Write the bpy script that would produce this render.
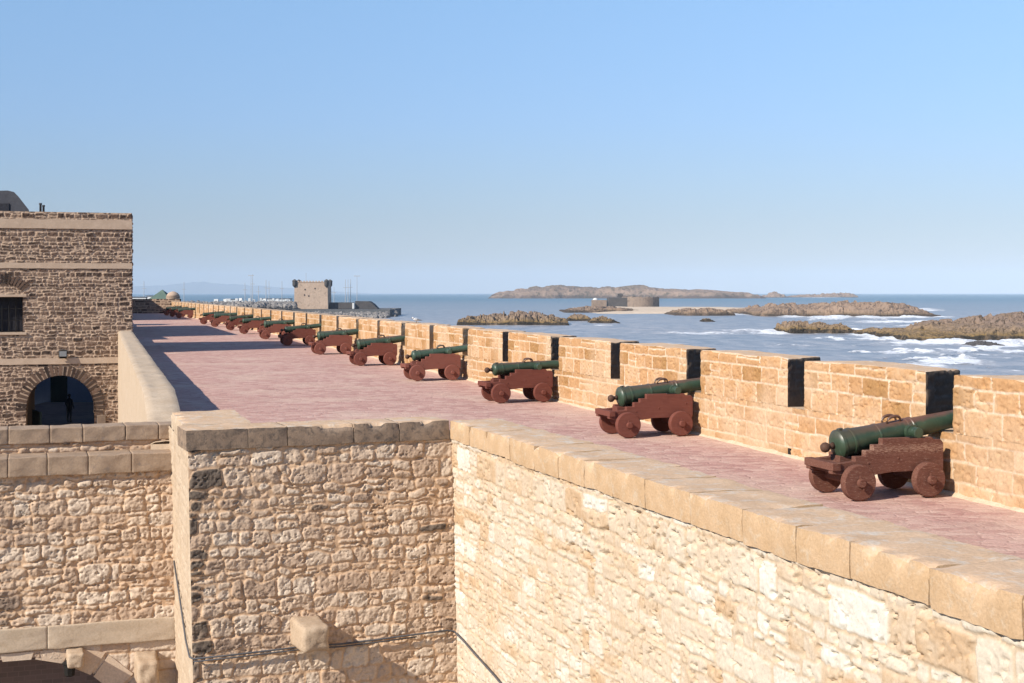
import bpy, bmesh, math, random
import numpy as np
from mathutils import Vector, Matrix

# ------------------------------------------------------------------ basics
for o in list(bpy.data.objects): bpy.data.objects.remove(o)
SC = bpy.context.scene
COL = SC.collection
R = math.radians
F = 1400.0                      # focal length in pixels of the 1024 px wide picture
EYE = 2.7                       # eye above the rampart walk (z = 0)
SEA = -9.0

def zf(y):                      # the walk rises very gently away from the viewer
    return np.clip(0.005*(np.asarray(y, float)-18.0), 0.0, 0.30)

# ------------------------------------------------------------------ noise (numpy)
def _h(ix, iy, seed):
    n = (ix.astype(np.int64)*374761393 + iy.astype(np.int64)*668265263 + seed*1274126177) & 0xffffffff
    n = ((n ^ (n >> 13))*1274126177) & 0xffffffff
    n = n ^ (n >> 16)
    return (n & 0xffffff)/float(0xffffff)

def vnoise(x, y, seed=0):
    x = np.asarray(x, float); y = np.asarray(y, float)
    xi = np.floor(x); yi = np.floor(y)
    fx = x-xi; fy = y-yi
    fx = fx*fx*fx*(fx*(fx*6-15)+10); fy = fy*fy*fy*(fy*(fy*6-15)+10)
    a = _h(xi, yi, seed); b = _h(xi+1, yi, seed); c = _h(xi, yi+1, seed); d = _h(xi+1, yi+1, seed)
    return (a+(b-a)*fx)*(1-fy) + (c+(d-c)*fx)*fy

def fbm(x, y, seed=0, octv=4, gain=.5):
    s = 0; a = 1; t = 0; x = np.asarray(x, float); y = np.asarray(y, float)
    for k in range(octv):
        s = s + a*vnoise(x, y, seed+k*17); t += a; a *= gain
        x = x*2.03+11.3; y = y*2.03+5.7
    return s/t

def sstep(a, b, x):
    t = np.clip((x-a)/(b-a), 0, 1); return t*t*(3-2*t)

# ------------------------------------------------------------------ object helpers
def tag(o, label=None, cat=None, group=None, kind=None):
    if label: o['label'] = label
    if cat: o['category'] = cat
    if group: o['group'] = group
    if kind: o['kind'] = kind
    return o

def empty(name, loc=(0,0,0), rz=0.0, **kw):
    o = bpy.data.objects.new(name, None); COL.objects.link(o)
    o.location = loc; o.rotation_euler = (0,0,rz); o.empty_display_size = .2
    return tag(o, **kw)

def link(name, me, mats, parent=None, smooth=False):
    if not isinstance(mats, (list, tuple)): mats = [mats]
    for m in mats: me.materials.append(m)
    o = bpy.data.objects.new(name, me); COL.objects.link(o)
    if parent is not None: o.parent = parent
    if smooth:
        me.polygons.foreach_set('use_smooth', [True]*len(me.polygons))
    return o

def from_bm(name, bm, mats, parent=None, smooth=False):
    me = bpy.data.meshes.new(name); bm.normal_update(); bm.to_mesh(me); bm.free()
    return link(name, me, mats, parent, smooth)

def copy_tree(o, parent=None):
    c = o.copy(); COL.objects.link(c); c.parent = parent
    for ch in list(o.children): copy_tree(ch, c)
    return c

class Soup:
    """collects grids / polygons into one mesh with a point attribute 'st'"""
    def __init__(s): s.v=[]; s.a=[]; s.q=[]; s.mi=[]; s.sm=[]; s.n=0; s.poly=[]
    def grid(s, P, st=None, keep=None, mi=0, smooth=True, flip=False):
        n, m = P.shape[:2]
        s.v.append(P.reshape(-1,3))
        if st is None:
            st = np.zeros((n,m,4)); st[...,0]=.5; st[...,1]=.5; st[...,2]=1; st[...,3]=1
        s.a.append(st.reshape(-1,4))
        idx = np.arange(n*m).reshape(n,m)+s.n
        q = np.stack([idx[:-1,:-1], idx[1:,:-1], idx[1:,1:], idx[:-1,1:]], -1)
        if flip: q = q[..., ::-1]
        if keep is not None: q = q[keep]
        q = q.reshape(-1,4)
        s.q.append(q); s.mi.append(np.full(len(q), mi)); s.sm.append(np.full(len(q), smooth))
        s.n += n*m
    def quad(s, a,b,c,d, mi=0, st=(.5,.5,1,1)):
        P = np.array([[a,d],[b,c]], float)
        S = np.zeros((2,2,4)); S[...] = st
        s.grid(P, S, mi=mi, smooth=False)
    def box(s, o, u, v, w, mi=0, st=(.5,.5,1,1)):
        o,u,v,w = [np.array(k,float) for k in (o,u,v,w)]
        p = lambda i,j,k: o+u*i+v*j+w*k
        for f in (((0,0,0),(0,1,0),(1,1,0),(1,0,0)), ((0,0,1),(1,0,1),(1,1,1),(0,1,1)),
                  ((0,0,0),(1,0,0),(1,0,1),(0,0,1)), ((0,1,0),(0,1,1),(1,1,1),(1,1,0)),
                  ((0,0,0),(0,0,1),(0,1,1),(0,1,0)), ((1,0,0),(1,1,0),(1,1,1),(1,0,1))):
            s.quad(*[p(*t) for t in f], mi=mi, st=st)
    def build(s, name, mats, parent=None):
        V = np.concatenate(s.v); A = np.concatenate(s.a); Q = np.concatenate(s.q)
        me = bpy.data.meshes.new(name)
        me.vertices.add(len(V)); me.vertices.foreach_set('co', V.astype(np.float32).ravel())
        me.loops.add(len(Q)*4); me.loops.foreach_set('vertex_index', Q.astype(np.int32).ravel())
        me.polygons.add(len(Q))
        me.polygons.foreach_set('loop_start', (np.arange(len(Q))*4).astype(np.int32))
        me.polygons.foreach_set('material_index', np.concatenate(s.mi).astype(np.int32))
        me.polygons.foreach_set('use_smooth', np.concatenate(s.sm).astype(bool))
        at = me.attributes.new('st', 'FLOAT_COLOR', 'POINT')
        at.data.foreach_set('color', A.astype(np.float32).ravel())
        me.update(calc_edges=True)
        if not isinstance(mats,(list,tuple)): mats=[mats]
        for m in mats: me.materials.append(m)
        o = bpy.data.objects.new(name, me); COL.objects.link(o)
        if parent is not None: o.parent = parent
        return o

# ------------------------------------------------------------------ bmesh shape helpers
def bm_box(bm, c, s, rot=None, bevel=0.0, jit=0.0, rng=None, seg=1):
    r = bmesh.ops.create_cube(bm, size=1.0)
    vs = r['verts']
    for v in vs:
        v.co = Vector((v.co.x*s[0], v.co.y*s[1], v.co.z*s[2]))
        if jit: v.co += Vector(((rng.random()-.5)*jit,(rng.random()-.5)*jit,(rng.random()-.5)*jit))
    if bevel:
        es = list({e for v in vs for e in v.link_edges})
        rb = bmesh.ops.bevel(bm, geom=es, offset=bevel, segments=seg, affect='EDGES', profile=.6)
        vs = list({v for f in rb['faces'] for v in f.verts} | {v for v in vs if v.is_valid})
    M = Matrix.Translation(Vector(c)) @ (rot.to_4x4() if rot is not None else Matrix.Identity(4))
    for v in vs: v.co = M @ v.co
    return vs

def bm_lathe(bm, prof, seg=24, axis='X', M=None, close=True):
    """profile = [(a, r)] along axis"""
    rings=[]
    for a,r in prof:
        ring=[]
        for k in range(seg):
            t=2*math.pi*k/seg
            p = Vector((a, r*math.cos(t), r*math.sin(t))) if axis=='X' else (Vector((r*math.cos(t), a, r*math.sin(t))) if axis=='Y' else Vector((r*math.cos(t), r*math.sin(t), a)))
            if M is not None: p = M @ p
            ring.append(bm.verts.new(p))
        rings.append(ring)
    for i in range(len(rings)-1):
        for k in range(seg):
            bm.faces.new((rings[i][k], rings[i][(k+1)%seg], rings[i+1][(k+1)%seg], rings[i+1][k]))
    if close:
        bm.faces.new(rings[0][::-1]); bm.faces.new(rings[-1])
    bmesh.ops.recalc_face_normals(bm, faces=bm.faces[:])

def bm_tube(bm, pts, r, seg=8):
    pts=[Vector(p) for p in pts]; rings=[]
    for i,p in enumerate(pts):
        d = (pts[min(i+1,len(pts)-1)]-pts[max(i-1,0)]).normalized()
        up = Vector((0,0,1)) if abs(d.z)<.9 else Vector((1,0,0))
        a = d.cross(up).normalized(); b = a.cross(d)
        rr = r[i] if isinstance(r,(list,tuple)) else r
        rings.append([bm.verts.new(p+(a*math.cos(2*math.pi*k/seg)+b*math.sin(2*math.pi*k/seg))*rr) for k in range(seg)])
    for i in range(len(rings)-1):
        for k in range(seg):
            bm.faces.new((rings[i][k], rings[i][(k+1)%seg], rings[i+1][(k+1)%seg], rings[i+1][k]))
    bm.faces.new(rings[0][::-1]); bm.faces.new(rings[-1])
    bmesh.ops.recalc_face_normals(bm, faces=bm.faces[:])

def bm_prism(bm, outline, y0, y1):
    """outline in x,z extruded from y0 to y1"""
    a=[bm.verts.new((x,y0,z)) for x,z in outline]; b=[bm.verts.new((x,y1,z)) for x,z in outline]
    n=len(a)
    for i in range(n): bm.faces.new((a[i],a[(i+1)%n],b[(i+1)%n],b[i]))
    bm.faces.new(a[::-1]); bm.faces.new(b)
    bmesh.ops.recalc_face_normals(bm, faces=bm.faces[:])

# ------------------------------------------------------------------ materials
def nt(name):
    m = bpy.data.materials.new(name); m.use_nodes = True
    t = m.node_tree; b = t.nodes['Principled BSDF']
    b.inputs['Specular IOR Level'].default_value = .06
    return m, t, b

def node(t, typ, **kw):
    n = t.nodes.new(typ)
    for k,v in kw.items(): setattr(n,k,v)
    return n

def ramp(t, fac, stops, interp='LINEAR'):
    r = node(t,'ShaderNodeValToRGB'); r.color_ramp.interpolation = interp
    e = r.color_ramp.elements
    while len(e)<len(stops): e.new(.5)
    for k,(p,c) in enumerate(stops):
        e[k].position=p; e[k].color=(*c,1) if len(c)==3 else c
    t.links.new(fac, r.inputs[0]); return r.outputs[0]

def noise(t, scale, detail=5, rough=.55, vec=None, dist=0.0):
    n = node(t,'ShaderNodeTexNoise'); n.inputs['Scale'].default_value=scale
    n.inputs['Detail'].default_value=detail; n.inputs['Roughness'].default_value=rough; n.inputs['Distortion'].default_value=dist
    if vec is not None: t.links.new(vec, n.inputs['Vector'])
    return n.outputs['Fac']

def mix(t, fac, a, b, mode='MIX'):
    n = node(t,'ShaderNodeMix', data_type='RGBA', blend_type=mode)
    for s,v in ((0,fac),(6,a),(7,b)):
        if hasattr(v,'is_linked'): t.links.new(v, n.inputs[s])
        elif s==0: n.inputs[0].default_value=v
        else: n.inputs[s].default_value=(*v,1)
    return n.outputs[2]

def math_(t, op, a, b=None, clamp=False):
    n = node(t,'ShaderNodeMath', operation=op); n.use_clamp=clamp
    for i,v in enumerate((a,b)):
        if v is None: continue
        if hasattr(v,'is_linked'): t.links.new(v, n.inputs[i])
        else: n.inputs[i].default_value=v
    return n.outputs[0]

def mapr(t, v, a, b, c=0, d=1):
    n = node(t,'ShaderNodeMapRange'); t.links.new(v,n.inputs[0])
    for i,k in enumerate((a,b,c,d)): n.inputs[i+1].default_value=k
    return n.outputs[0]

def pos(t, scale=(1,1,1), obj=False):
    if obj: o = node(t,'ShaderNodeTexCoord').outputs['Object']
    else: o = node(t,'ShaderNodeNewGeometry').outputs['Position']
    m = node(t,'ShaderNodeMapping'); m.inputs['Scale'].default_value=scale
    t.links.new(o, m.inputs[0]); return m.outputs[0]

def bump(t, b, h, strength=.4, dist=.02):
    n = node(t,'ShaderNodeBump'); n.inputs['Strength'].default_value=strength; n.inputs['Distance'].default_value=dist
    t.links.new(h,n.inputs['Height']); t.links.new(n.outputs[0], b.inputs['Normal'])

def masonry_mat(name, stones, mortar, rough=.9, spots=None, stain=None, fine=40, bstr=.35, contrast=.5):
    """stone colours come from the per-stone random number in 'st'.r, mortar mask in 'st'.b"""
    m,t,b = nt(name)
    at = node(t,'ShaderNodeAttribute', attribute_name='st')
    sp = node(t,'ShaderNodeSeparateColor'); t.links.new(at.outputs['Color'], sp.inputs[0])
    p = pos(t)
    n1 = noise(t, 3.5, 6, .6, p); n2 = noise(t, fine, 5, .65, p); n3 = noise(t, .6, 3, .5, p)
    f = math_(t,'ADD', sp.outputs[0], math_(t,'MULTIPLY', math_(t,'SUBTRACT', n1, .5), contrast))
    c = ramp(t, f, stones)
    if spots:                                   # dark lichen / pits on some stones
        k = mapr(t, n2, .56, .66); k = math_(t,'MULTIPLY', k, mapr(t, sp.outputs[1], .35, .9))
        c = mix(t, math_(t,'MULTIPLY',k,.8), c, spots)
    mo = mix(t, mapr(t,n1,.35,.7), mortar[0], mortar[1])
    c = mix(t, sp.outputs[2], mo, c)
    if stain:
        c = mix(t, math_(t,'MULTIPLY', mapr(t,n3,.48,.7), stain[1]), c, stain[0])
    v = mapr(t, n2, .25, .75, .60, .88)
    vm = node(t,'ShaderNodeVectorMath', operation='SCALE'); t.links.new(c, vm.inputs[0]); t.links.new(v, vm.inputs['Scale'])
    t.links.new(vm.outputs[0], b.inputs['Base Color'])
    b.inputs['Roughness'].default_value = rough
    bump(t, b, math_(t,'ADD', n2, math_(t,'MULTIPLY', noise(t, 130, 3, .6, p), .5)), bstr, .012)
    return m

def plain_mat(name, c0, c1, scale=6, rough=.8, fine=60, bstr=.3, metallic=0, obj=False, spec=None, stretch=(1,1,1), c2=None, amt=(.5,.62)):
    m,t,b = nt(name)
    p = pos(t, stretch, obj)
    n1 = noise(t, scale, 6, .6, p); n2 = noise(t, fine, 4, .6, p)
    c = mix(t, mapr(t,n1,.3,.7), c0, c1)
    if c2:
        n3 = noise(t, scale*2.3, 7, .7, p, .6); c = mix(t, mapr(t,n3,*amt), c, c2)
    v = mapr(t, n2, .25,.75,.65,.86)
    vm = node(t,'ShaderNodeVectorMath', operation='SCALE'); t.links.new(c, vm.inputs[0]); t.links.new(v, vm.inputs['Scale'])
    t.links.new(vm.outputs[0], b.inputs['Base Color'])
    b.inputs['Roughness'].default_value=rough; b.inputs['Metallic'].default_value=metallic
    if spec is not None: b.inputs['Specular IOR Level'].default_value=spec
    bump(t,b,n2,bstr,.01)
    return m

M = {}
M['rubble'] = masonry_mat('rubble stone', [(0,(.20,.155,.12)),(.10,(.42,.30,.22)),(.26,(.66,.47,.33)),(.6,(.76,.575,.42)),(1,(.82,.66,.51))],
                          ((.76,.52,.34),(.66,.43,.26)), spots=(.10,.085,.08), fine=34)
M['rubble_dark'] = masonry_mat('dark quoin rubble', [(0,(.07,.065,.065)),(.5,(.16,.14,.13)),(1,(.33,.26,.21))],
                          ((.42,.28,.18),(.36,.23,.14)), spots=(.06,.06,.06), fine=34)
M['pale_rubble'] = masonry_mat('pale lime rubble', [(0,(.60,.41,.25)),(.10,(.66,.49,.33)),(.26,(.70,.57,.43)),(.75,(.74,.64,.51)),(1,(.80,.74,.64))],
                          ((.68,.53,.38),(.62,.47,.32)), stain=((.64,.45,.28),.6), spots=(.50,.36,.24), fine=28, contrast=.7)
M['ashlar'] = masonry_mat('ochre ashlar', [(0,(.43,.24,.10)),(.35,(.54,.305,.145)),(.7,(.60,.355,.18)),(1,(.66,.445,.27))],
                          ((.80,.64,.48),(.68,.49,.32)), spots=(.34,.19,.09), stain=((.70,.51,.34),.75), fine=22, contrast=1.3)
M['cheek'] = masonry_mat('shade darkened embrasure stone', [(0,(.10,.074,.058)),(1,(.17,.125,.095))],
                          ((.17,.14,.12),(.13,.11,.095)), fine=30)  # embrasure shade painted into the colour: stone made darker than the ashlar
M['house_stone'] = masonry_mat('brown house rubble', [(0,(.055,.04,.034)),(.35,(.12,.08,.06)),(.7,(.20,.13,.095)),(1,(.36,.25,.18))],
                          ((.60,.44,.32),(.48,.34,.24)), fine=20)
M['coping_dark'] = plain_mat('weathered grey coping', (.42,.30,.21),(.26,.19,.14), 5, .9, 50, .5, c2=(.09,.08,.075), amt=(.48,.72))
M['coping'] = plain_mat('ochre coping', (.66,.455,.28),(.56,.37,.21), 3.5, .9, 45, .6, c2=(.64,.49,.34), amt=(.52,.68))
M['coping_top'] = plain_mat('sandy coping top', (.76,.53,.35),(.67,.45,.28), 2.2, .95, 30, .6, c2=(.72,.61,.49), amt=(.5,.66))
M['plaster'] = plain_mat('sandy plaster', (.66,.52,.38),(.56,.42,.29), 2.6, .95, 30, .35, c2=(.46,.36,.27), amt=(.56,.75))
M['band'] = plain_mat('pale string course', (.66,.50,.37),(.54,.40,.29), 3, .9, 30, .3)
M['house_plain'] = plain_mat('brown rendered wall', (.30,.22,.16),(.22,.16,.12), 2, .9, 20)
M['dark'] = plain_mat('dark window shutter', (.025,.025,.03),(.04,.04,.05), 5, .6, 30)
M['door'] = plain_mat('dark green door', (.02,.035,.035),(.03,.05,.05), 5, .6, 30)
M['blue_wall'] = plain_mat('bluish limewash', (.36,.42,.52),(.28,.33,.42), .5, .9, 12)
M['cloth'] = plain_mat('dark clothing', (.02,.02,.025),(.03,.03,.035), 5, .8, 30)
M['skin'] = plain_mat('skin', (.30,.17,.11),(.26,.15,.10), 5, .6, 30)
M['cable'] = plain_mat('grey cable', (.10,.10,.11),(.16,.15,.15), 5, .6, 30)
M['iron'] = plain_mat('black iron', (.02,.02,.02),(.04,.035,.03), 8, .55, 40)
M['glass_pale'] = plain_mat('pale lamp glass', (.26,.26,.26),(.2,.2,.2), 8, .25, 40)
M['fort_stone'] = plain_mat('ruined fort stone', (.34,.26,.20),(.25,.19,.15), .2, .9, .8, .4, c2=(.15,.12,.10), amt=(.52,.68))
M['white'] = plain_mat('white paint', (.78,.78,.76),(.70,.70,.68), .8, .6, 5, .1)
M['green_roof'] = plain_mat('grey green roof', (.16,.22,.17),(.12,.17,.14), .7, .8, 5, .2)
M['port_stone'] = plain_mat('port stone', (.60,.45,.34),(.50,.37,.28), .25, .9, 1.2, .4, c2=(.25,.20,.16), amt=(.55,.75))
M['port_dark'] = plain_mat('dark port wall', (.085,.08,.08),(.12,.11,.105), .3, .9, 1.5, .3)
M['quay'] = plain_mat('quay concrete', (.13,.135,.14),(.17,.17,.17), .3, .9, 1.5, .3)
M['boulder'] = plain_mat('riprap', (.16,.145,.14),(.36,.33,.30), .35, .9, 1.5, .4)
M['steel'] = plain_mat('grey mast', (.55,.55,.55),(.48,.48,.48), .5, .5, 5, .1)
M['hull'] = plain_mat('blue hull', (.06,.14,.28),(.05,.11,.22), .5, .5, 5, .1)
M['sand'] = plain_mat('beach sand', (.78,.62,.46),(.70,.55,.40), .02, .95, .3, .2)
M['hill'] = plain_mat('far hills', (.12,.11,.09),(.17,.15,.12), .002, .95, .01, .2)
M['gull'] = plain_mat('white feathers', (.8,.8,.8),(.72,.72,.72), 20, .7, 60, .1)
M['gull_grey'] = plain_mat('grey feathers', (.35,.36,.38),(.3,.31,.33), 20, .7, 60, .1)
M['roof_grey'] = plain_mat('grey sheet roof', (.06,.06,.07),(.09,.09,.10), 1, .7, 8, .2)

def paving_mat(name, cols, joint, pale, scale=2.6):
    m,t,b = nt(name)
    p = pos(t)
    nz = node(t,'ShaderNodeTexNoise'); nz.inputs['Scale'].default_value=1.3; nz.inputs['Detail'].default_value=3; t.links.new(p,nz.inputs['Vector'])
    wp = node(t,'ShaderNodeVectorMath', operation='MULTIPLY_ADD'); wp.inputs[1].default_value=(.35,.35,.35)
    t.links.new(nz.outputs['Color'],wp.inputs[0]); t.links.new(p,wp.inputs[2])
    mp = node(t,'ShaderNodeMapping'); mp.inputs['Rotation'].default_value=(0,0,R(17)); mp.inputs['Scale'].default_value=(scale*.8,scale*1.25,0)
    t.links.new(wp.outputs[0], mp.inputs[0])
    vo = node(t,'ShaderNodeTexVoronoi'); vo.inputs['Scale'].default_value=1; t.links.new(mp.outputs[0],vo.inputs['Vector'])
    ve = node(t,'ShaderNodeTexVoronoi', feature='DISTANCE_TO_EDGE'); ve.inputs['Scale'].default_value=1; t.links.new(mp.outputs[0],ve.inputs['Vector'])
    sp = node(t,'ShaderNodeSeparateColor'); t.links.new(vo.outputs['Color'],sp.inputs[0])
    n1 = noise(t,.45,5,.6,p); n2 = noise(t,26,5,.65,p); n4 = noise(t, 5, 5, .65, p)
    f = math_(t,'ADD', sp.outputs[0], math_(t,'MULTIPLY', math_(t,'SUBTRACT',n4,.5), .9))
    c = ramp(t, f, cols)
    c = mix(t, mapr(t, ve.outputs['Distance'], .0, .09, .22, 0), c, joint)
    c = mix(t, mapr(t, n1, .50,.66,0,.75), c, pale)
    c = mix(t, mapr(t, noise(t,9,6,.7,p), .56,.70,0,.7), c, pale)
    c = mix(t, mapr(t, noise(t,.9,5,.65,p,.5), .56,.72,0,.45), c, (cols[0][1][0]*.72,cols[0][1][1]*.68,cols[0][1][2]*.72))
    # wind blown sand along the foot of the sea wall and over the near edge
    xy = node(t,'ShaderNodeSeparateXYZ'); t.links.new(p,xy.inputs[0])
    dw = math_(t,'ADD', math_(t,'MULTIPLY', xy.outputs[1], .3143), xy.outputs[0])
    k1 = mapr(t, math_(t,'ADD', dw, math_(t,'MULTIPLY', n4, 1.1)), 11.6, 12.4)
    c = mix(t, math_(t,'MULTIPLY',k1,.8), c, pale)
    d2 = math_(t,'ADD', math_(t,'MULTIPLY', xy.outputs[1], .34), xy.outputs[0])
    k2 = mapr(t, math_(t,'ADD', d2, math_(t,'MULTIPLY', math_(t,'ADD',n4,n1), 1.6)), 12.2, 8.6)
    k2 = math_(t,'MULTIPLY', k2, mapr(t, xy.outputs[1], 25, 19))
    c = mix(t, math_(t,'MULTIPLY',k2,.75), c, (.74,.55,.37))
    v = mapr(t, n2, .25,.75,.60,.90)
    vm = node(t,'ShaderNodeVectorMath', operation='SCALE'); t.links.new(c, vm.inputs[0]); t.links.new(v, vm.inputs['Scale'])
    t.links.new(vm.outputs[0], b.inputs['Base Color']); b.inputs['Roughness'].default_value=.85
    h = math_(t,'ADD', math_(t,'MULTIPLY', n2, .5), math_(t,'ADD', mapr(t, ve.outputs['Distance'],0,.1,0,.45), n4))
    bump(t,b,h,.6,.025)
    return m
M['paving'] = paving_mat('pink flagstones', [(0,(.53,.295,.25)),(.5,(.65,.39,.325)),(1,(.73,.49,.40))], (.48,.30,.24), (.77,.55,.43), 5.0)
M['yard'] = paving_mat('yard cobbles', [(0,(.22,.16,.15)),(1,(.36,.27,.24))], (.2,.15,.13), (.40,.30,.24), 4)

def bricks_mat():
    m,t,b = nt('dusky paving brick')
    p = pos(t)
    mp = node(t,'ShaderNodeMapping'); mp.inputs['Rotation'].default_value=(R(90),0,0); t.links.new(p,mp.inputs[0])
    br = node(t,'ShaderNodeTexBrick'); br.inputs['Scale'].default_value=3.0
    br.inputs['Color1'].default_value=(.26,.21,.215,1); br.inputs['Color2'].default_value=(.21,.175,.18,1); br.inputs['Mortar'].default_value=(.28,.23,.23,1)
    br.inputs['Mortar Size'].default_value=.02
    t.links.new(mp.outputs[0],br.inputs['Vector']); t.links.new(br.outputs['Color'],b.inputs['Base Color']); b.inputs['Roughness'].default_value=.9
    return m
M['brick'] = bricks_mat()

def wood_mat(name, c0, c1, worn, amt):
    m,t,b = nt(name)
    p = pos(t,(1.2,9,9),True); q = pos(t,(1,1,1),True)
    inf = node(t,'ShaderNodeObjectInfo')
    ad = node(t,'ShaderNodeVectorMath', operation='ADD'); 
    rv = node(t,'ShaderNodeCombineXYZ'); t.links.new(math_(t,'MULTIPLY',inf.outputs['Random'],37),rv.inputs[0])
    t.links.new(p,ad.inputs[0]); t.links.new(rv.outputs[0],ad.inputs[1]); p=ad.outputs[0]
    n1=noise(t,4,6,.6,p); n2=noise(t,14,6,.7,p,.4); n3=noise(t,7,5,.6,q)
    c=mix(t,mapr(t,n1,.3,.7),c0,c1); 
    sz=node(t,'ShaderNodeSeparateXYZ'); t.links.new(q,sz.inputs[0])
    bd=math_(t,'MULTIPLY',mapr(t,sz.outputs[2],.56,.63),mapr(t,sz.outputs[2],.73,.67))
    c=mix(t,mapr(t,math_(t,'ADD',n2,math_(t,'MULTIPLY',bd,.10)),amt,amt+.09),c,worn)
    c=mix(t,mapr(t,n3,.55,.8,0,.5),c,(c0[0]*.5,c0[1]*.5,c0[2]*.5))
    to=node(t,'ShaderNodeAttribute',attribute_name='tone',attribute_type='OBJECT'); c=mix(t,math_(t,'MULTIPLY',to.outputs['Fac'],1.0),c,(c1[0]*1.55,c1[1]*1.75,c1[2]*1.8))
    c=mix(t,1.0,c,(.76,.70,.68),'MULTIPLY')
    t.links.new(c,b.inputs['Base Color']); b.inputs['Roughness'].default_value=.75
    bump(t,b,n2,.5,.008); return m
M['wood'] = wood_mat('worn oxblood timber', (.150,.066,.048),(.205,.100,.074),(.40,.27,.20),.56)
M['wood_red'] = wood_mat('oxblood painted timber', (.170,.060,.045),(.215,.085,.064),(.28,.16,.12),.70)

def bronze_mat():
    m,t,b = nt('green painted barrel')
    co = node(t,'ShaderNodeTexCoord').outputs['Object']
    sp = node(t,'ShaderNodeSeparateXYZ'); t.links.new(co,sp.inputs[0])
    p = pos(t,(1,1,1),True); n1=noise(t,5,6,.65,p); n2=noise(t,30,5,.6,p); n3=noise(t,2,3,.5,p)
    c = mix(t,mapr(t,n1,.3,.7),(.026,.046,.025),(.048,.080,.046))
    c = mix(t,mapr(t,n2,.6,.75,0,.5),c,(.12,.17,.13))
    # bare rust brown metal along the crown of the tube, where the paint has worn off
    k = math_(t,'ADD', sp.outputs[2], math_(t,'MULTIPLY', math_(t,'SUBTRACT',n1,.5), .12))
    rk = math_(t,'MULTIPLY', mapr(t,k,.080,.12,0,.9), mapr(t,math_(t,'ADD',sp.outputs[0],math_(t,'MULTIPLY',n3,.5)),-.75,.15,.25,1))
    c = mix(t,rk,c,(.15,.068,.045))
    to=node(t,'ShaderNodeAttribute',attribute_name='tone',attribute_type='OBJECT'); c=mix(t,math_(t,'MULTIPLY',to.outputs['Fac'],.9),c,(.075,.13,.095))
    c=mix(t,1.0,c,(.85,.85,.85),'MULTIPLY')
    t.links.new(c,b.inputs['Base Color']); b.inputs['Roughness'].default_value=.42; b.inputs['Specular IOR Level'].default_value=.5
    bump(t,b,n2,.25,.004); return m
M['bronze'] = bronze_mat()
M['knob'] = plain_mat('rusty knob', (.13,.075,.05),(.10,.055,.04), 12, .5, 60)

def rock_mat(name, low, mid, top, crack, sc=.12, z0=-8.8, z1=-5):
    m,t,b = nt(name)
    g = node(t,'ShaderNodeNewGeometry'); sp=node(t,'ShaderNodeSeparateXYZ'); t.links.new(g.outputs['Position'],sp.inputs[0])
    p = pos(t); n1=noise(t,sc,7,.65,p); n2=noise(t,sc*7,6,.7,p)
    z = math_(t,'ADD', mapr(t,sp.outputs[2],z0,z1), math_(t,'MULTIPLY',math_(t,'SUBTRACT',n1,.5),.9))
    c = ramp(t,z,[(0,low[0]),(.16,low[0]),(.26,low[1]),(.5,mid),(1,top)])
    c = mix(t,mapr(t,n2,.50,.60,0,.9),c,crack)
    c = mix(t,mapr(t,noise(t,sc*2.5,6,.65,p),.52,.68,0,.7),c,mid)
    c=mix(t,1.0,c,(.66,.62,.60),'MULTIPLY')
    t.links.new(c,b.inputs['Base Color']); b.inputs['Roughness'].default_value=.9
    bump(t,b,n2,1.0,1.0/sc*.05); return m
M['rock'] = rock_mat('sea rock', ((.05,.045,.035),(.33,.23,.10)),(.36,.265,.17),(.34,.26,.205),(.10,.08,.06))
M['rock_far'] = rock_mat('far sea rock', ((.09,.075,.06),(.24,.18,.12)),(.38,.28,.20),(.40,.30,.225),(.13,.10,.08), .05)
M['island'] = rock_mat('island ground', ((.16,.12,.10),(.38,.29,.22)),(.44,.32,.24),(.24,.20,.14),(.15,.125,.085), .016, -9, 20)
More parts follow.
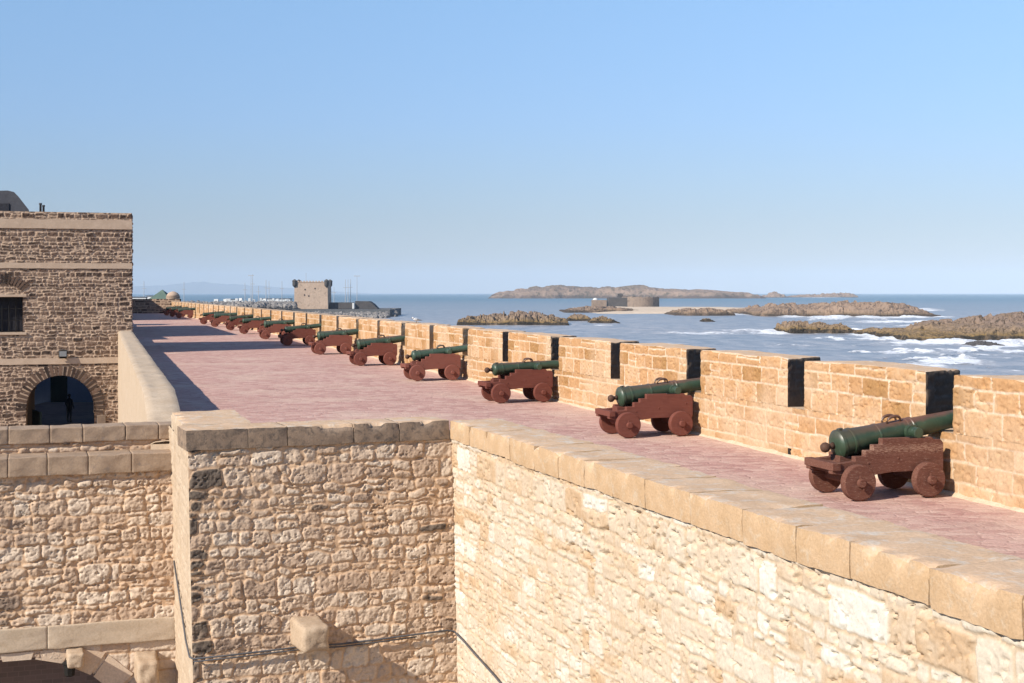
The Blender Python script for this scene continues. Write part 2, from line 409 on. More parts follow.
# ------------------------------------------------------------------ masonry height fields
def masonry(u, v, seed, ch=(.1,.25), sw=(.15,.5), mort=.012, warp=.03, ws=.3, rnd=.03, amp=.03, rough=.012, split=.25, vary=.7, pits=0.0, pit_t=.62, bev=.018):
    """u,v arrays (metres) -> height (m) and 'st' (random per stone, second random, stone mask, 1)"""
    rng = random.Random(seed)
    U = u + warp*2*(fbm(u/ws, v/ws, seed+1, 3)-.5)
    V = v + warp*2*(fbm(u/ws+31, v/ws+7, seed+2, 3)-.5)
    v0, v1 = V.min()-.01, V.max()+.01
    cb=[v0]
    while cb[-1]<v1: cb.append(cb[-1]+rng.uniform(*ch))
    cb=np.array(cb); ci=np.clip(np.searchsorted(cb,V)-1,0,len(cb)-2)
    u0,u1=U.min()-.5,U.max()+.5
    L=np.zeros_like(U); Rr=np.ones_like(U); B=np.zeros_like(U); T=np.ones_like(U); r1=np.zeros_like(U); r2=np.zeros_like(U)
    for c in range(len(cb)-1):
        mk = ci==c
        br=[u0-rng.random()*.3]; hgt=cb[c+1]-cb[c]
        while br[-1]<u1: br.append(br[-1]+rng.uniform(*sw)*(.6+.5*hgt/((ch[0]+ch[1])/2)))
        br=np.array(br)
        n=len(br); k1=np.array([rng.random() for _ in range(n)]); k2=np.array([rng.random() for _ in range(n)])
        k3=np.array([rng.random() for _ in range(n)]); k4=np.array([rng.random() for _ in range(n)])
        sp=np.array([rng.random()<split for _ in range(n)]); fr=np.array([rng.uniform(.35,.65) for _ in range(n)])
        if not mk.any(): continue
        uu=U[mk]; vv=V[mk]; j=np.clip(np.searchsorted(br,uu)-1,0,n-2)
        b=np.full(uu.shape,cb[c]); t=np.full(uu.shape,cb[c+1])
        mid=cb[c]+fr[j]*hgt; up=vv>mid; s=sp[j]
        b=np.where(s&up,mid,b); t=np.where(s&~up,mid,t)
        L[mk]=br[j]; Rr[mk]=br[j+1]; B[mk]=b; T[mk]=t
        r1[mk]=np.where(s&up,k3[j],k1[j]); r2[mk]=np.where(s&up,k4[j],k2[j])
    dx=np.minimum(U-L,Rr-U); dy=np.minimum(V-B,T-V)
    d=rnd-np.hypot(np.maximum(rnd-dx,0),np.maximum(rnd-dy,0))
    mask=sstep(mort*.55,mort*1.3,d)
    prof=sstep(mort*.4,min(rnd,mort*.4+bev),d)
    fn=fbm(u/.05,v/.05,seed+5,5,.72)-.5
    md=fbm(u/.16,v/.16,seed+9,3)-.5
    h=prof*amp*((1-vary)+vary*r2)+ (fn*rough*1.6+md*rough*1.6)*(.35+.65*mask)
    if pits: h=h-pits*sstep(pit_t,pit_t+.05,fbm(u/.075+3,v/.05,seed+14,3,.55))*(.3+.7*vnoise(u/.5,v/.5,seed+15))
    st=np.stack([r1,r2,mask,L],-1)
    return h,st

def border(h, nu=1, nv=1):
    h=h.copy(); h[0,:]=0; h[-1,:]=0; h[:,0]=0; h[:,-1]=0; return h

def wall_grid(soup, O, ud, us, vs, nd, vd=(0,0,1), keep=None, mi=0, seed=1, uoff=0, voff=0, edge0=True, recolor=None, **kw):
    O=np.array(O,float); ud=np.array(ud,float); nd=np.array(nd,float); vd=np.array(vd,float)
    Ug,Vg=np.meshgrid(us,vs,indexing='ij')
    h,st=masonry(Ug+uoff,Vg+voff,seed,**kw)
    if recolor is not None: st=recolor(Ug,Vg,st)
    if edge0: h=border(h)
    P=O+Ug[...,None]*ud+Vg[...,None]*vd+h[...,None]*nd
    k=None
    if keep is not None:
        uc=(Ug[:-1,:-1]+Ug[1:,1:])/2; vc=(Vg[:-1,:-1]+Vg[1:,1:])/2
        k=keep(uc,vc)
    # face outwards
    fl = np.dot(np.cross(ud,vd),nd)<0
    soup.grid(P,st,k,mi,True,flip=fl)

# ------------------------------------------------------------------ camera, sun, sky
cam=bpy.data.cameras.new('Camera'); co=bpy.data.objects.new('Camera',cam); COL.objects.link(co)
co.location=(0,0,EYE); co.rotation_euler=(R(90),0,0)
cam.sensor_width=36; cam.lens=F/1024*36; cam.shift_y=-48.5/1024; cam.clip_start=.1; cam.clip_end=90000
SC.camera=co

AZ=R(40); EL=R(32.8)           # light travels towards (cos40, sin40), 34 degrees down
ray=Vector((math.cos(AZ)*math.cos(EL), math.sin(AZ)*math.cos(EL), -math.sin(EL)))
sl=bpy.data.lights.new('Sun','SUN'); so=bpy.data.objects.new('Sun',sl); COL.objects.link(so)
sl.energy=4.9; sl.angle=R(.53); sl.color=(1,.93,.82)
so.rotation_euler=ray.to_track_quat('-Z','Y').to_euler(); so.location=(-30,-20,40)

w=bpy.data.worlds.new('World'); SC.world=w; w.use_nodes=True
wt=w.node_tree; bg=wt.nodes['Background']
sk=wt.nodes.new('ShaderNodeTexSky'); sk.sky_type='NISHITA'; sk.sun_disc=False
sk.sun_elevation=EL; sk.sun_rotation=math.atan2(-ray.x,-ray.y); sk.altitude=0; sk.air_density=1.25; sk.dust_density=0.0; sk.ozone_density=3.5
tint=wt.nodes.new('ShaderNodeMix'); tint.data_type='RGBA'; tint.blend_type='MULTIPLY'; tint.inputs[0].default_value=1; 
tc=wt.nodes.new('ShaderNodeTexCoord'); sx=wt.nodes.new('ShaderNodeSeparateXYZ'); wt.links.new(tc.outputs['Generated'],sx.inputs[0])
rm=wt.nodes.new('ShaderNodeValToRGB'); rm.color_ramp.elements[0].position=0; rm.color_ramp.elements[0].color=(.36,.415,.60,1); rm.color_ramp.elements[1].position=.24; rm.color_ramp.elements[1].color=(.80,.90,1.03,1)
e_=rm.color_ramp.elements.new(.05); e_.color=(.43,.485,.69,1)
e_=rm.color_ramp.elements.new(.12); e_.color=(.56,.645,.88,1)
wt.links.new(sx.outputs[2],rm.inputs[0]); wt.links.new(rm.outputs[0],tint.inputs[7])
wt.links.new(sk.outputs[0],tint.inputs[6]); wt.links.new(tint.outputs[2],bg.inputs[0]); bg.inputs[1].default_value=.105
SC.view_settings.view_transform='Standard'; SC.view_settings.look='None'; SC.view_settings.exposure=.55; SC.view_settings.gamma=1
SC.view_settings.use_curve_mapping=False
SC.cycles.max_bounces=6; SC.cycles.volume_bounces=2

# ------------------------------------------------------------------ the rampart walk
Wd=np.array([-.2998,.9540,0]); Pd=np.array([.9540,.2998,0])      # along / across the sea wall
OW=np.array([11.745,0,0])
def leftline(y): return -.295*np.asarray(y)+1.367                  # inner face of the low left wall
A=np.array([-4.15,17.9,0]); Bc=np.array([-.83,19.3,0]); TOP=.95
rw=np.array([.34,-1,0]); rw/=np.linalg.norm(rw)                    # right bastion wall, towards the viewer

def walkway():
    ys=np.concatenate([np.linspace(2,19.7,90),np.linspace(19.9,60,140),np.linspace(60.5,168,160)])
    n=70; P=np.zeros((len(ys),n,3))
    for i,y in enumerate(ys):
        xl = (-.83+.34*(19.3-y)+.25) if y<19.8 else leftline(y)-.2
        xr = 11.745-.3143*y+.1
        xs=np.linspace(xl,xr,n); P[i,:,0]=xs; P[i,:,1]=y
        P[i,:,2]=zf(y)+.014*(fbm(xs/.7,np.full(n,y/.7),3,3)-.5)
    s=Soup(); s.grid(P,flip=True); o=s.build('walkway',M['paving']); tag(o,kind='structure')
walkway()

# ------------------------------------------------------------------ sea wall with merlons
E=[11.4,18.97,26.48,34.08,41.84,49.7,57.7,66.2,74.1,82.75,90.9,99.8,108.0,116.4,124.8,133.2,141.6,150.0,158.4]
Es=[d/.954 for d in E]
opens=[]
for i,s_ in enumerate(Es):
    opens.append((s_,.31,True))
    if i+1<len(Es): opens.append(((s_+Es[i+1])/2,.27,False))
S0,S1=7.5,173.0; TH=.85; SILL=.83
def topz(s): return 1.63+.0008*max(0,min(90,s-19))
rampart=empty('sea_rampart',(0,0,0),label='long crenellated ochre ashlar sea wall behind the row of cannons',cat='rampart')
ash=dict(seed=77,ch=(.22,.40),sw=(.32,.85),mort=.016,warp=.024,ws=.45,rnd=.030,amp=.014,rough=.015,split=.18,vary=.8,bev=.02,pits=.028,pit_t=.64)
def P3(s,t,z): 
    return OW+Wd*s+Pd*t+np.array([0,0,z])
def res_for(s): return .016 if s<48 else (.035 if s<95 else .07)
# base wall
sb=Soup()
seg=[np.arange(S0,17,.05),np.arange(17,48,.02),np.arange(48,95,.045),np.arange(95,S1+.01,.1)]
us=np.concatenate(seg); vs=np.linspace(-.15,SILL,48)
wall_grid(sb,OW,Wd,us,vs,-Pd,edge0=False,**ash)
sb.quad(P3(S0,0,SILL),P3(S0,TH,SILL-.04),P3(S1,TH,SILL-.04),P3(S1,0,SILL),mi=1)
sb.quad(P3(S0,TH,SILL-.04),P3(S0,TH+1.2,SEA-1),P3(S1,TH+1.2,SEA-1),P3(S1,TH,SILL-.04),mi=0)
sb.quad(P3(S0,0,SILL),P3(S0,0,-2),P3(S0,TH,-2),P3(S0,TH,SILL-.04),mi=0)
sb.quad(P3(S1,0,SILL),P3(S1,0,-2),P3(S1,TH,-2),P3(S1,TH,SILL-.04),mi=0)
sb.build('base_wall',[M['ashlar'],M['coping_top']],rampart)
edges=[S0]
for s_,hw,c in opens: edges+= [s_-hw,s_+hw]
edges.append(S1)
SPL=.40
for i in range(0,len(edges),2):
    a,b=edges[i],edges[i+1]; rr=res_for(a); zt=topz(a)
    m_=Soup(); n=max(2,int((b-a)/rr)); k=max(2,int((zt-SILL)/rr))
    us=np.linspace(a,b,n); vs=np.linspace(SILL,zt,k)
    wall_grid(m_,OW,Wd,us,vs,-Pd,edge0=True,**ash)
    sa=a+(SPL if i>0 else 0); sbb=b-(SPL if i+2<len(edges) else 0)
    # cheeks
    for (si,so_,sg) in ((a,sa,-1),(b,sbb,1)):
        d=P3(so_,TH,0)-P3(si,0,0); ln=np.linalg.norm(d); d=d/ln; nrm=np.array([d[1],-d[0],0])
        if np.dot(nrm,Wd)*sg<0: nrm=-nrm
        rc=.03 if a<48 else .15
        wall_grid(m_,P3(si,0,0),d,np.linspace(0,ln,max(2,int(ln/rc))),np.linspace(SILL-.05,zt,max(2,int((zt-SILL)/rc))),nrm,mi=1 if a<44 else 0,uoff=si,**ash)  # near cheeks take the stone with shade in its colour, far ones plain ashlar
    # top, a little worn, and outer face
    nn=max(3,int((b-a)/max(rr*2,.05))); tt=np.array([0,.02,.05,.1,.2,.35,.5,.65,.8,.92,1]); q=np.linspace(0,1,nn)
    P=np.zeros((nn,11,3))
    for x in range(11):
        s_in=a+(sa-a)*tt[x]; s_out=b+(sbb-b)*tt[x]
        sv=s_in+(s_out-s_in)*q
        P[:,x,:]=OW+sv[:,None]*Wd+Pd*TH*tt[x]
        P[:,x,2]=zt+(.03*(fbm(sv/.35,np.full(nn,tt[x]*3),9,3)-.5) if 0<x<10 else 0)
    m_.grid(P,None,mi=2)
    m_.quad(P3(sa,TH,zt),P3(sbb,TH,zt),P3(sbb,TH,SILL-.06),P3(sa,TH,SILL-.06),mi=0)
    if a<62:
        for q_ in range(len(m_.v)):
            V=m_.v[q_]; rel=V-OW; S_=rel@Wd; T_=rel@Pd; Z_=V[:,2]
            ea=S_-(a+(sa-a)*T_/TH); eb=(b+(sbb-b)*T_/TH)-S_
            es=np.minimum(ea,eb); ez=zt-Z_; et=np.minimum(T_+.02,TH-T_+.02)
            chip=.35+1.5*sstep(.50,.72,fbm(S_*3.1+Z_*1.7,T_*3.3+Z_*2.9,33,3))
            r_=.075; f=lambda e: np.clip(1-np.maximum(e,0)/r_,0,1)**2
            k1=f(et)*f(ez)*chip; k2=f(es)*f(et)*chip; k3=f(es)*f(ez)*chip
            inS=np.where(ea<eb,1,-1)
            d=(k1+k2)[:,None]*Pd*np.where(T_<TH/2,1,-1)[:,None]*.030+((k2+k3)*inS)[:,None]*Wd*.030
            d[:,2]-=(k1+k3)*.030
            d[:,2]+=np.where(ez<.02,1,0)*.035*(fbm(S_*1.3,T_*1.5,12,3)-.6)*f(ez)
            m_.v[q_]=V+d
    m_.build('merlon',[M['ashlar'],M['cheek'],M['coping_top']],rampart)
us=np.concatenate([np.arange(S0,50,.06),np.arange(50,S1,.4)]); P=np.zeros((len(us),3,3)); fl_=Soup(); yy=us*.954
wd_=.05+.05*fbm(us/.25,us*0,6,3); hg_=.03+.05*fbm(us/.3,us*0+4,7,3)
for j,(t,zz) in enumerate(((.03,hg_),(-wd_*.4,hg_*.55),(-wd_*1.5,-.03))):
    P[:,j,:]=OW+us[:,None]*Wd+(np.zeros_like(us)+t)[:,None]*Pd; P[:,j,2]=zf(yy)+zz
st_=np.zeros(P.shape[:2]+(4,)); st_[...,3]=1; fl_.grid(P,st_); fl_.build('mortar_fillet',[M['ashlar']],rampart)
# drain hole near the foot of the wall
bm=bmesh.new(); pz=P3(22.9/.954,-.006,.10)
bm_box(bm,pz,(.10,.02,.12),Matrix.Rotation(math.atan2(Wd[1],Wd[0]),3,'Z'),.004)
from_bm('drain_hole',bm,M['iron'],rampart)
# ------------------------------------------------------------------ bastion
bastion=empty('bastion',(0,0,0),label='rubble stone bastion in the foreground with coping stones along its edge',cat='bastion')
fu=(Bc-A); FL=np.linalg.norm(fu); fu=fu/FL; fn_=np.array([fu[1],-fu[0],0])
vd=np.array([-.022,0,1.0])
VX=np.array([vd[0]*TOP,0,0])
CH=.265
def rec_front(U,V,st):
    st=st.copy(); q=(st[...,3]<.03)&(st[...,1]>.12); d=(st[...,1]>.93)|((st[...,1]>.85)&(V>.2))
    st[...,0]=np.where(q,st[...,0]*.4-.30,np.where(d,st[...,0]*.3,st[...,0]*.8+.18))
    return st
s=Soup()
us=np.arange(0,FL+.001,.0115); vs=np.arange(-3.4,TOP-CH+.02,.0115)
us=np.linspace(0,FL,len(us))
wall_grid(s,A-VX,fu,us,vs,fn_,vd=vd,seed=5,recolor=rec_front,pits=.03,ch=(.10,.27),sw=(.12,.40),mort=.018,warp=.055,ws=.23,rnd=.06,amp=.024,rough=.020,split=.26,bev=.018,vary=.75)
s.build('front_wall',M['rubble'],bastion)
# right wall
RL=15.5; rn=np.array([rw[1],-rw[0],0]); 
if rn[0]>0: rn=-rn
s=Soup()
us=np.concatenate([np.arange(0,6,.02),np.arange(6,13,.013),np.arange(13,RL,.03)]); vs=np.arange(-3.4,TOP-CH+.034,.0145)
wall_grid(s,Bc-VX,rw,us,vs,rn,vd=vd,seed=21,ch=(.13,.32),sw=(.16,.60),mort=.016,warp=.034,ws=.24,rnd=.045,amp=.019,rough=.011,split=.3,vary=.95,pits=.06,pit_t=.625,bev=.014)
s.build('right_wall',M['pale_rubble'],bastion)
# left side wall
sd=np.array([-.315,1,0]); sd/=np.linalg.norm(sd); SLn=3.6; sn=np.array([-sd[1],sd[0],0])
s=Soup()
us=np.linspace(0,SLn,150); vs=np.linspace(-3.4,TOP-CH,170)
wall_grid(s,A-VX,sd,us,vs,sn,vd=vd,seed=31,ch=(.14,.3),sw=(.2,.5),mort=.012,warp=.03,ws=.25,rnd=.05,amp=.016,rough=.014,split=.2)
s.build('side_wall',M['plaster'],bastion)
# parapet inner face
s=Soup(); pw=.62
inn=lambda p,n: p-n*pw
i1=A+fu*.6-fn_*pw; i2=Bc-fn_*pw-rn*pw+fu*.0; i3=Bc+rw*RL-rn*pw
s.quad(i1+[0,0,TOP-.2],i2+[0,0,TOP-.2],i2+[0,0,-.2],i1+[0,0,-.2]); s.quad(i2+[0,0,TOP-.2],i3+[0,0,TOP-.2],i3+[0,0,-.2],i2+[0,0,-.2])
s.build('parapet_inner_face',M['plaster'],bastion)
# coping stones
rng=random.Random(4)
def coping_block(p0,d,n,length,depth,mats,rise=0.0,out=.04,h=CH,side_first=False,sub=True,parent=bastion):
    """a worn block; face in mats[0], top in mats[1]"""
    nx=max(4,int(length/.045)); ny=max(4,int(depth/.06)); nz=6; s_=Soup(); sd_=rng.randint(0,9999); g=.001
    x=np.linspace(g,length-g,nx)
    z=np.linspace(TOP-h+.004,TOP+rise,nz); y=np.linspace(-out,depth-out,ny)
    p0=np.array(p0,float)
    rd=.016
    def soft(X,Y,Z):   # round the edges and roughen
        cx,cy,cz=(g+length-g)/2,(depth/2-out),(TOP-h/2+rise/2)
        hx,hy,hz=length/2-g,depth/2,(h+rise)/2
        q=np.stack([X-cx,Y-cy,Z-cz],-1); lim=np.array([hx-rd,hy-rd,hz-rd]); c=np.clip(q,-lim,lim); dv=q-c; ln=np.linalg.norm(dv,axis=-1,keepdims=True)
        q=np.where(ln>1e-9,c+dv/np.maximum(ln,1e-9)*rd,q)
        nz_=(fbm((X+Y*.7)/.10,(Z+Y)/.10,sd_,4,.6)-.5)
        q=q*(1+nz_[...,None]*np.array([0,.09,.12])*.8)
        wz=(fbm(X/.35+sd_,Y/.35,sd_+3,3)-.5)*.03
        X2,Y2,Z2=q[...,0]+cx,q[...,1]+cy,q[...,2]+cz+wz
        tp=TOP+rise; ch_=sstep(.54,.70,fbm(X2/.13+sd_,Y2*3+Z2*4,sd_+5,3)); w_=np.clip(1-(Y2+out)/.08,0,1)*np.clip(1-(tp-Z2)/.08,0,1)*ch_
        Z2=Z2-w_*.05; Y2=Y2+w_*.05
        return p0+X2[...,None]*d-Y2[...,None]*n+Z2[...,None]*vd-VX
    X,Z=np.meshgrid(x,z,indexing='ij'); s_.grid(soft(X,np.full_like(X,y[0]),Z),mi=0); s_.grid(soft(X,np.full_like(X,y[-1]),Z),mi=1,flip=True)
    X,Y=np.meshgrid(x,y,indexing='ij'); s_.grid(soft(X,Y,np.full_like(X,z[-1])),mi=1); s_.grid(soft(X,Y,np.full_like(X,z[0])),mi=0,flip=True)
    Y,Z=np.meshgrid(y,z,indexing='ij'); s_.grid(soft(np.full_like(Y,x[0]),Y,Z),mi=0,flip=True); s_.grid(soft(np.full_like(Y,x[-1]),Y,Z),mi=0)
    o=s_.build('coping_stone',mats,parent); return o
u_=-.03
for L_ in (.80,.52,.90,.64,FL-2.83+.0):
    if u_+L_>FL-.02: L_=FL-u_-.045
    coping_block(A+fu*u_,fu,fn_,L_,pw+.06,[M['coping_dark'],M['coping_top']]); u_+=L_
u_=.0; first=True; k=0
while u_<RL:
    L_=rng.uniform(.72,1.0) if k else .9
    coping_block(Bc+rw*u_,rw,rn,L_,pw+.14+rng.uniform(-.012,.012),[M['coping'],M['coping_top']],rise=0 if u_<2.4 else rng.uniform(.005,.012),out=.035,h=CH if u_<2.4 else CH+rng.uniform(-.01,.02)); u_+=L_; k+=1
u_=.05
for L_ in (.7,.65,.8,.75):
    coping_block(A+sd*(u_+L_),-sd,sn,L_,pw+.3,[M['plaster'],M['coping_top']],out=.01); u_+=L_
# flat infill on top of the left corner
s=Soup(); s.quad(A+sd*.0+fu*.5-fn_*.3+[0,0,TOP-.02],A+sd*2.9+fu*.4+[0,0,TOP-.02],A+sd*2.9+fu*.4+[0,0,-.2],A+fu*.5-fn_*.3+[0,0,-.2]); s.build('corner_infill',M['plaster'],bastion)

def corbel(p,d,n,wd,ht,dp,seed,mat,parent,name='projecting_stone'):
    bm=bmesh.new(); bmesh.ops.create_cube(bm,size=1); bmesh.ops.subdivide_edges(bm,edges=bm.edges[:],cuts=7,use_grid_fill=True)
    for v in bm.verts:
        q=np.array(v.co[:]); lim=.40; c=np.clip(q,-lim,lim); dv=q-c; l=np.linalg.norm(dv)
        if l>1e-9: q=c+dv/l*.10
        nz=float(fbm(q[0]*4+seed,q[1]*4+q[2]*3.3,seed,4)-.5)
        q=q*(1+.22*nz); taper=1-.12*(q[1]+.5)
        w_=np.array(p)+np.array(d)*q[0]*wd*taper+np.array(n)*(q[1]+.25)*dp+np.array([0,0,q[2]*ht*taper])
        v.co=w_
    bmesh.ops.recalc_face_normals(bm,faces=bm.faces[:])
    return from_bm(name,bm,mat,parent,True)
M['corbel']=plain_mat('worn corbel stone',(.60,.46,.33),(.52,.38,.26),7,.95,50,.5,c2=(.40,.29,.20),amt=(.52,.7))
fpos=lambda u,z: A+fu*u+vd*(z-TOP)+np.array([0,0,TOP])
corbel(fpos(1.47,-1.74),fu,fn_,.39,.37,.80,3,M['corbel'],bastion)

# cable along the bastion wall
cz=[(sd,sn,2.6,-1.2),(sd,sn,1.6,-1.52),(sd,sn,.6,-1.88),(sd,sn,.0,-1.95)]
pts=[A+sd*u+vd*(z-TOP)+np.array([0,0,TOP])+sn*.035 for _,_,u,z in cz]
pts+= [fpos(u,z)+fn_*.075 for u,z in ((.0,-1.96),(.5,-1.96),(1.0,-1.95),(1.45,-1.94),(1.95,-1.96),(2.4,-1.95),(3.0,-1.93),(3.45,-1.92))]
pts+= [Bc+rw*u+vd*(z-TOP)+np.array([0,0,TOP])+rn*.045 for u,z in ((.05,-1.95),(.5,-1.98),(1.0,-2.03),(1.8,-2.10),(2.8,-2.22),(4.2,-2.3))]
bm=bmesh.new(); bm_tube(bm,pts,.013,6)
bm_tube(bm,[p+np.array([0,0,-.035]) for p in pts[4:11]],.010,6)
tag(from_bm('cable',bm,M['cable'],None,True),'grey cable running along the foot of the bastion wall under the projecting stone','cable')
# ------------------------------------------------------------------ low left wall of the walk
def lowwall(y0,y1,name,label,n=120):
    ys=np.linspace(y0,y1,n); th=.56
    s=Soup()
    xi=leftline(ys); zt=TOP+zf(ys)-.52*(1-sstep(21.0,25.5,ys))
    xo=xi-th*1.04
    prof=[(0,-.3,'z'),(0,1,'t')]
    rows=[]
    k=9
    P=np.zeros((n,k,3))
    ts=np.linspace(0,1,k)
    for j,t in enumerate(ts):
        x=xi+(xo-xi)*t; wob=.025*(fbm(ys/.6,np.full(n,t*2),12,3)-.5)
        P[:,j,0]=x; P[:,j,1]=ys; P[:,j,2]=zt+wob*1.6-(.03 if j in(0,k-1) else 0)
    P[:,0,0]+=.02*(fbm(ys/.8,ys*0,5,3)-.5)
    s.grid(P,flip=True,mi=0)
    Q=np.zeros((n,6,3)); 
    for j,t in enumerate(np.linspace(0,1,6)):
        Q[:,j,:]=P[:,0,:]; Q[:,j,2]=P[:,0,2]*(1-t)+(-.3)*t
    s.grid(Q,mi=0)
    kk=30; Q=np.zeros((n,kk,3)); zb=-8.5
    for j,t in enumerate(np.linspace(0,1,kk)):
        Q[:,j,:]=P[:,-1,:]; Q[:,j,2]=P[:,-1,2]*(1-t)+zb*t; Q[:,j,0]+=.03*(fbm(ys/.35,np.full(n,t*18),41,4)-.5)*(j>0)
    s.grid(Q,flip=True,mi=0)
    for i in (0,n-1):
        a=P[i,0];b=P[i,-1]
        s.quad(a,b,np.array([b[0],b[1],zb]),np.array([a[0],a[1],zb]))
    o=s.build(name,M['plaster']); tag(o,label,'wall'); return o
yA0,yA1=57.9,65.5; yB0,yB1=75.5,99.; yC0=122.
lowwall(21.2,yA0+.1,'low_wall','low sandy plastered wall between the walkway and the sunken yard, running up to the stone house',220)
lowwall(yA1,yB0+.1,'low_wall','short stretch of low plastered wall hidden behind the arched stone house',40)
lowwall(yB1,yC0+.1,'low_wall','far stretch of low plastered wall where the third shadow begins',40)

# ------------------------------------------------------------------ stone house with the arch
house=empty('stone_house',(0,0,0),label='brown rubble stone house with pale string courses and an arched gateway',cat='house')
HA=np.array([float(leftline(yA0)),yA0,0]); hu=np.array([-math.cos(R(18)),-math.sin(R(18)),0]); hn=np.array([math.sin(R(18)),-math.cos(R(18)),0])
hw_=np.array([-.2829,.9591,0]); HL=9.5; HD=7.9; HT=6.0; HG=-5.6
ac,ar,asz=2.82,1.32,-1.97     # arch centre, radius, springing
wx0,wx1,wz0,wz1=4.27,5.85,1.12,2.54
def in_arch(u,z,r=ar): return (np.abs(u-ac)<r)&((z<asz)|((u-ac)**2+(z-asz)**2<r*r))
s=Soup()
us=np.linspace(0,HL,int(HL/.024)); vs=np.linspace(HG,HT,int((HT-HG)/.024))
def rec_house(U,V,st):
    st=st.copy(); st[...,0]=st[...,0]*.85+.12*(V>-.1); q=(U<.35); st[...,0]=np.where(q,st[...,0]*.55,st[...,0]); return st
wall_grid(s,HA,hu,us,vs,hn,keep=lambda u,z:~(in_arch(u,z)|((u>wx0)&(u<wx1)&(z>wz0)&(z<wz1))),seed=8,recolor=rec_house,
          ch=(.10,.21),sw=(.12,.40),mort=.034,warp=.06,ws=.26,rnd=.06,amp=.045,rough=.026,split=.2)
z3=lambda z:np.array([0,0,z])
# sides, back, roof
a=HA;b=HA+hu*HL;c=b+hw_*HD;d=a+hw_*HD
us2=np.linspace(0,HD,120); vs2=np.linspace(-1,HT,140)
wall_grid(s,HA,hw_,us2,vs2,np.array([hw_[1],-hw_[0],0]),seed=9,ch=(.10,.21),sw=(.12,.40),mort=.034,warp=.06,ws=.26,rnd=.06,amp=.045,rough=.026,split=.2)
s.quad(b+z3(HG),b+z3(HT),c+z3(HT),c+z3(HG),mi=1); s.quad(a+z3(HT-.15),b+z3(HT-.15),c+z3(HT-.15),d+z3(HT-.15),mi=1)
ub=np.linspace(0,HL,120); vb=np.linspace(HG,HT,120); Ug,Vg=np.meshgrid(ub,vb,indexing='ij')
Pb=d+Ug[...,None]*hu+Vg[...,None]*np.array([0,0,1]); uc=(Ug[:-1,:-1]+Ug[1:,1:])/2; vc=(Vg[:-1,:-1]+Vg[1:,1:])/2
s.grid(Pb,None,~in_arch(uc,vc),mi=1,smooth=False)
s.build('wall',[M['house_stone'],M['house_plain']],house)
# passage lining
s=Soup(); th=np.linspace(0,math.pi,25); prof=[(ac+ar,HG)]+[(ac+ar*math.cos(t),asz+ar*math.sin(t)) for t in th]+[(ac-ar,HG)]
P=np.zeros((len(prof),12,3))
for i,(u,z) in enumerate(prof):
    for j,t in enumerate(np.linspace(-.01,1,12)): P[i,j]=HA+hu*u+hw_*HD*t+z3(z)
s.grid(P,smooth=False); s.build('passage_vault',M['house_plain'],house)
# arch ring of voussoirs
rng2=random.Random(11)
def ring(cu,cz,r0,r1,t0,t1,n,prot,name,mat,base=HA,ud=hu,nd=hn,gap=.36):
    s=Soup()
    for k in range(n):
        a0=t0+(t1-t0)*(k+gap/2)/n; a1=t0+(t1-t0)*(k+1-gap/2)/n; rr=r1+rng2.uniform(-.05,.05); pr=prot+rng2.uniform(-.012,.012)
        st=(rng2.random()*.7,rng2.random(),1,1)
        c=[base+ud*(cu+q*math.cos(w_))+z3(cz+q*math.sin(w_)) for q,w_ in ((r0,a0),(rr,a0),(rr,a1),(r0,a1))]
        f=[p+nd*pr for p in c]; bk=[p-nd*.12 for p in c]
        s.quad(*f,st=st)
        for i in range(4): s.quad(f[i],bk[i],bk[(i+1)%4],f[(i+1)%4],st=st)
    return s.build(name,mat,house)
ring(ac,asz,ar-.02,ar+.40,-.18,math.pi+.18,31,.05,'arch_ring',M['house_stone'])
s=Soup(); 
ths=np.linspace(-.18,math.pi+.18,60); P=np.zeros((60,2,3))
for i,t in enumerate(ths):
    for j,q in enumerate((ar-.005,ar+.36)): P[i,j]=HA+hu*(ac+q*math.cos(t))+z3(asz+q*math.sin(t))+hn*.03
st=np.zeros((60,2,4)); st[...,3]=1; s.grid(P,st); s.build('arch_mortar',M['house_stone'],house)
ring((wx0+wx1)/2,wz1-.45,1.02,1.40,.72,math.pi-.72,15,.05,'relieving_arch',M['house_stone'])
def hband(z0,z1,out,name):
    s=Soup(); L=HL+out
    nx=160; x=np.linspace(0,HL,nx); 
    z0a=z0+.012*(fbm(x/.4,x*0,int(z0*10)+40,3)-.5)*2; z1a=z1+.02*(fbm(x/.4,x*0,int(z1*10)+60,3)-.5)*2
    P=np.zeros((nx,4,3))
    for j,(o_,zz) in enumerate(((-.05,z0a),(out,z0a),(out,z1a),(-.05,z1a))):
        P[:,j]=HA+x[:,None]*hu+hn*o_; P[:,j,2]=zz
    s.grid(P,smooth=False,flip=True)
    return s.build(name,M['band'],house)
hband(-.19,.05,.06,'string_course'); hband(3.70,3.93,.06,'string_course'); hband(5.32,5.70,.07,'cornice')
